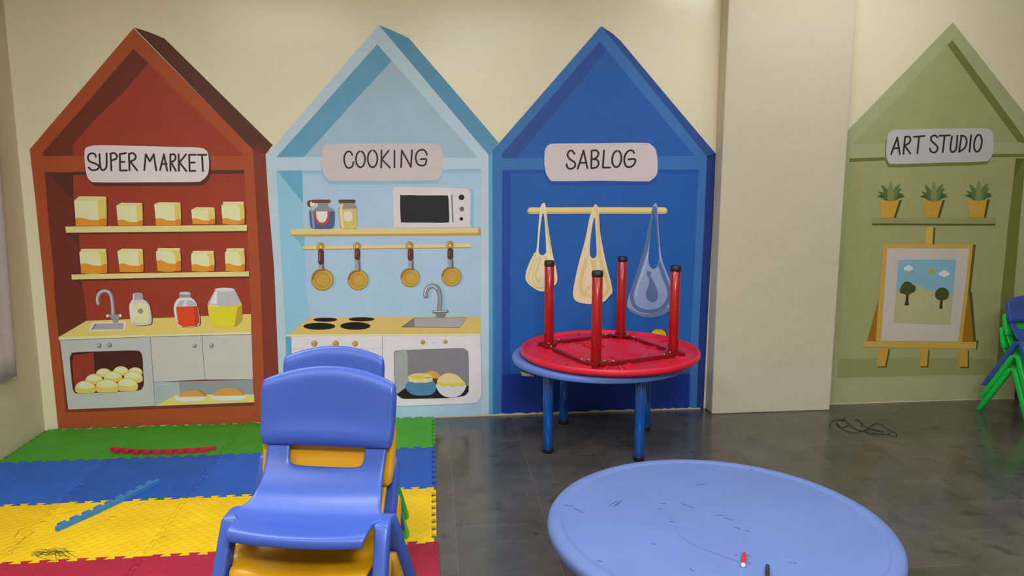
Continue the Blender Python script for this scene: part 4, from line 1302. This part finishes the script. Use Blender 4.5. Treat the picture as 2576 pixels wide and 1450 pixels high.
def tile(x0, x1, y0, y1, m, label, group, plain=(), xe=None):
    c = Vector(((x0 + x1) / 2, (y0 + y1) / 2))
    P = {'s': ((x0, y0), (x1, y0)), 'e': ((x1, y0), (x1, y1)), 'n': ((x0, y1), (x1, y1)), 'w': ((x0, y0), (x0, y1))}
    poly = edge(*P['s'], plain='s' in plain)
    poly += edge(*P['e'], plain='e' in plain) if xe is None else [Vector((x1, y0)), Vector((xe, y0)), Vector((xe, y1))]
    nn = edge(*P['n'], plain='n' in plain)
    ww = edge(*P['w'], plain='w' in plain)
    poly += [Vector(P['n'][1])] + list(reversed(nn))[:-1] if 'n' not in plain else [Vector(P['n'][1])]
    poly += [Vector(P['w'][1])] + list(reversed(ww))[:-1] if 'w' not in plain else [Vector(P['w'][1])]
    pts = []
    for p in poly:
        q = p - c
        if not pts or (q - pts[-1]).length > 1e-5: pts.append(q)
    if (pts[0] - pts[-1]).length < 1e-5: pts.pop()
    pts = inset(pts, .0011)
    V = [(p.x, p.y, 0.0004) for p in pts] + [(p.x, p.y, MAT_T) for p in pts]
    n = len(pts)
    tri = tessellate_polygon([[Vector((p.x, p.y, 0)) for p in pts]])
    F = [tuple(n + k for k in t) for t in tri]
    F = [t if (Vector(V[t[1]]) - Vector(V[t[0]])).cross(Vector(V[t[2]]) - Vector(V[t[0]])).z > 0 else tuple(reversed(t)) for t in F]
    F += [tuple(k - n for k in reversed(t)) for t in F]
    area2 = sum(pts[i].x * pts[(i + 1) % n].y - pts[(i + 1) % n].x * pts[i].y for i in range(n))
    for i in range(n):
        j = (i + 1) % n
        F.append((i, j, n + j, n + i) if area2 > 0 else (j, i, n + i, n + j))
    o = mesh_obj('foam_tile', V, F, m, None, loc=(c.x, c.y, 0))
    tag(o, label, 'floor mat', group)
    return o


FG = foam_mat('green_foam', (52, 122, 30))
FB = foam_mat('blue_foam', (29, 73, 148))
FY = foam_mat('yellow_foam', (202, 152, 14))
FR = foam_mat('red_foam', (132, 24, 46))
XB = [-2.50, -1.885, -1.272, -.650, -.016]
YB = [4.962, 4.390, 3.792, 3.192, 2.592, 1.992, 1.392]
rows = [('green', FG), ('blue', FB), ('yellow', FY), ('red', FR), ('green', FG), ('blue', FB)]
LBL = {('green', 0): 'green foam tile in the room corner at the left wall', ('green', 1): 'green foam tile carrying most of the loose red edge strip', ('green', 2): 'green foam tile below the white cupboards, right of the red strip', ('green', 3): 'green foam tile at the mat end, in front of the light blue house',
       ('blue', 0): 'blue foam tile nearest the left edge of the photo', ('blue', 1): 'blue foam tile on which the far end of the loose blue strip rests', ('blue', 2): 'blue foam tile just left of the stacked chairs', ('blue', 3): 'blue foam tile at the right end of the mat beside the bare floor',
       ('yellow', 0): 'yellow foam tile with cut marks at the left edge of the photo', ('yellow', 1): 'yellow foam tile with the dark green scribble', ('yellow', 2): 'yellow foam tile left of the nearest stacked chairs with bold tread pattern', ('yellow', 3): 'yellow foam tile at the right end of the mat beside the bare floor',
       ('red', 1): 'red foam tile at the bottom left corner of the photo', ('red', 2): 'red foam tile running under the left side of the chairs', ('red', 3): 'red foam tile at the right end of the mat, right of the chair legs'}
TILES = {}
for r_, (cn, m) in enumerate(rows):
    for c_ in range(4):
        if r_ == 3 and c_ == 0: continue
        if r_ > 3 and c_ < 2: continue
        x1 = XB[c_ + 1]
        lb = LBL.get((cn, c_)) if r_ < 4 else '%s foam tile under the %s of the chair stacks, %s side' % (cn, 'rear' if r_ == 4 else 'front', 'left' if c_ == 2 else 'right')
        TILES[(r_, c_)] = tile(XB[c_], x1, YB[r_ + 1], YB[r_], m, lb, 'foam mat tiles', plain=('e',) if (r_ == 3 and c_ == 3) else (), xe=.004 if (r_ == 3 and c_ == 3) else None)

C1 = Z(0, 1000, .31038)
# crayon scribble and cut marks on the yellow tiles
scr = plastic('dark_green_crayon', (58, 78, 24), .7, .7)
rs = random.Random(5)
ln = []
for k in range(16):
    x, y = rs.uniform(250, 330), 1262 + rs.uniform(-15, 30)
    pts = []
    for q in range(7):
        t = q / 6
        pts.append((x + t * rs.uniform(200, 300), y - 22 * math.sin(t * 3) + rs.uniform(-14, 18) + t * rs.uniform(-25, 30)))
    pts.sort()
    ln.append(C1(*pts))
ln.append(C1((245, 1270), (290, 1268), (300, 1290), (370, 1310), (430, 1328), (520, 1310), (575, 1296)))
t_ = TILES[(2, 1)]
flat_marks('scribble', ln, MAT_T + .0006, .0022, scr, t_, t_.location, 'dark green crayon scribble')
cut = plastic('dark_cut_line', (84, 74, 20), .7, .8)
ln = [C1((110, 1140), (130, 1120), (150, 1085), (195, 1062)), C1((125, 1200), (165, 1172), (190, 1160)), C1((185, 1152), (205, 1132), (245, 1118), (262, 1098), (282, 1090)), C1((330, 1010), (370, 1005)), C1((505, 945), (560, 930), (640, 912)), C1((840, 1000), (895, 985)), C1((880, 965), (940, 970)), C1((1120, 870), (1150, 865)), C1((1300, 1135), (1350, 1128))]
t_ = TILES[(2, 1)]
flat_marks('cut_marks', ln[3:], MAT_T + .0006, .0024, cut, t_, t_.location, 'dark scratches')
t_ = TILES[(3, 3)]
C3 = Z(520, 1100, .24845)
flat_marks('seam_line', [C3((2300, 1120), (2312, 1078), (2352, 1090), (2345, 1125), (2310, 1135), (2330, 1175), (2362, 1165), (2355, 1215), (2318, 1215), (2322, 1260)), C3((2340, 1255), (2365, 1262), (2350, 1300), (2325, 1305), (2335, 1350), (2372, 1345), (2362, 1390))], MAT_T + .0006, .0018, plastic('dark_red_seam', (92, 16, 34), .7, .8), t_, t_.location, 'dark zigzag seam of the joined edge strip')
t_ = TILES[(2, 0)]
flat_marks('cut_marks', ln[:3] + [C1((75, 1250), (105, 1232), (130, 1222), (165, 1205)), C1((45, 1278), (85, 1272), (110, 1250))], MAT_T + .0006, .0026, cut, t_, t_.location, 'dark zigzag cuts')


def border_strip(p0, p1, bend, m, label, side, zb):
    """loose mat border: one straight edge, one toothed edge"""
    p0, p1 = Vector(p0), Vector(p1)
    d = p1 - p0
    L = d.length
    d.normalize()
    nn = Vector((-d.y, d.x)) * side
    n = 19
    inner, outer = [], []
    W0, A = .018, .024
    sgn = 0
    def P(s, o):
        t = s / L
        b_ = bend * 4 * t * (1 - t)
        return p0 + d * s + nn * (o + b_)
    for k in range(41): outer.append(P(L * k / 40, 0))
    inner.append(P(0, W0))
    for k in range(1, n):
        t = L * k / n
        e = .0045
        if k % 2: inner += [P(t + e, W0), P(t - e, W0 + A)]
        else: inner += [P(t + e, W0 + A), P(t - e, W0)]
    inner.append(P(L, W0))
    pts = outer + list(reversed(inner))
    c = (p0 + p1) / 2
    n = len(pts)
    H = .021
    V = [(p.x - c.x, p.y - c.y, 0) for p in pts] + [(p.x - c.x, p.y - c.y, H) for p in pts]
    tri = tessellate_polygon([[Vector((p.x, p.y, 0)) for p in pts]])
    F = [tuple(n + k for k in t) for t in tri]
    F = [t if (Vector(V[t[1]]) - Vector(V[t[0]])).cross(Vector(V[t[2]]) - Vector(V[t[0]])).z > 0 else tuple(reversed(t)) for t in F]
    F += [tuple(k - n for k in reversed(t)) for t in F]
    a2 = sum(pts[i].x * pts[(i + 1) % n].y - pts[(i + 1) % n].x * pts[i].y for i in range(n))
    for i in range(n):
        j = (i + 1) % n
        F.append((i, j, n + j, n + i) if a2 > 0 else (j, i, n + i, n + j))
    o = mesh_obj('mat_edge_strip', V, F, m, None, loc=(c.x, c.y, zb))
    tag(o, label, 'mat strip')
    return o


zt = MAT_T + .0008
a, b = at_height(281, 1128, zt + .012), at_height(543, 1126, zt + .012)
border_strip((a.x, a.y), (b.x, b.y), .045, foam_mat('red_strip_foam', (140, 26, 46)), 'loose curved red foam edge strip lying on the green mat', -1, zt)
a, b = at_height(146, 1338, zt), at_height(402, 1216, zt)
border_strip((a.x, a.y), (b.x, b.y), -.012, foam_mat('blue_strip_foam', (48, 100, 150)), 'loose straight blue foam edge strip lying across the blue and yellow mat', 1, zt)

# ------------------------------------------------------------------ cable on the floor
D6 = Z(1960, 980, .32421)
def wire():
    bm = bmesh.new()
    runs = [((400, 290), (392, 275), (405, 250), (440, 238), (475, 235), (500, 240), (530, 258), (535, 280), (500, 292), (465, 282), (445, 262), (455, 280), (490, 305), (540, 330), (580, 340), (630, 330), (680, 310), (720, 280), (755, 264), (800, 280), (850, 315), (905, 340), (915, 358), (890, 368), (830, 352), (760, 345), (700, 345), (672, 325), (690, 310), (740, 312), (800, 325), (815, 332)),
            ((475, 232), (490, 243), (505, 225), (512, 214), (508, 240), (545, 270), (590, 305), (640, 322), (690, 332), (760, 346), (830, 350), (860, 338)),
            ((590, 232), (620, 240), (640, 258), (660, 280), (700, 305), (760, 320), (810, 328)), ((585, 240), (610, 242), (635, 255), (642, 290))]
    for k, rn in enumerate(runs):
        P = [at_height(x, y, .004) for x, y in catmull(D6(*rn), False, 4)]
        for i, p in enumerate(P): p.z = .003 + .0020 * (1 + math.sin(i * .35 + k * 2))
        add_tube(bm, P, .0021, 6)
    o = bm_obj('electric_wire', bm, plastic('black_cable', (30, 26, 22), .66, .5), None, True)
    tag(o, 'tangled thin black wire lying on the stone floor right of the pillar foot', 'wire')
wire()

# ------------------------------------------------------------------ curtain at the left wall
def curtain(yA, yB, z0, z1, x_off, phase, label, flare):
    V, F = [], []
    n, mz = 60, 14
    for j in range(mz + 1):
        t = j / mz
        z = z0 + (z1 - z0) * t
        for i in range(n + 1):
            s = i / n
            y = yA + (yB + flare * t - yA) * s
            x = X0 + x_off + .022 * math.sin(s * 34 + phase) + .008 * math.sin(s * 71 + 2 * phase + t)
            V.append((x, y, z))
    for j in range(mz):
        for i in range(n):
            a = j * (n + 1) + i
            F.append((a, a + 1, a + n + 2, a + n + 1))
    m, nt, b = nodes_of('mauve_grey_cloth')
    varied(nt, b, [lin(c) / .62 for c in (150, 138, 132)], .05, 20)
    b.inputs['Roughness'].default_value = .9
    o = mesh_obj('curtain', V, F, m, None, True)
    so = o.modifiers.new('solid', 'SOLIDIFY'); so.thickness = .004
    tag(o, label, 'curtain')
curtain(3.2, 4.62, .47, 2.45, .045, 0.4, 'mauve grey cloth curtain hanging on the left wall at the photo edge', .09)
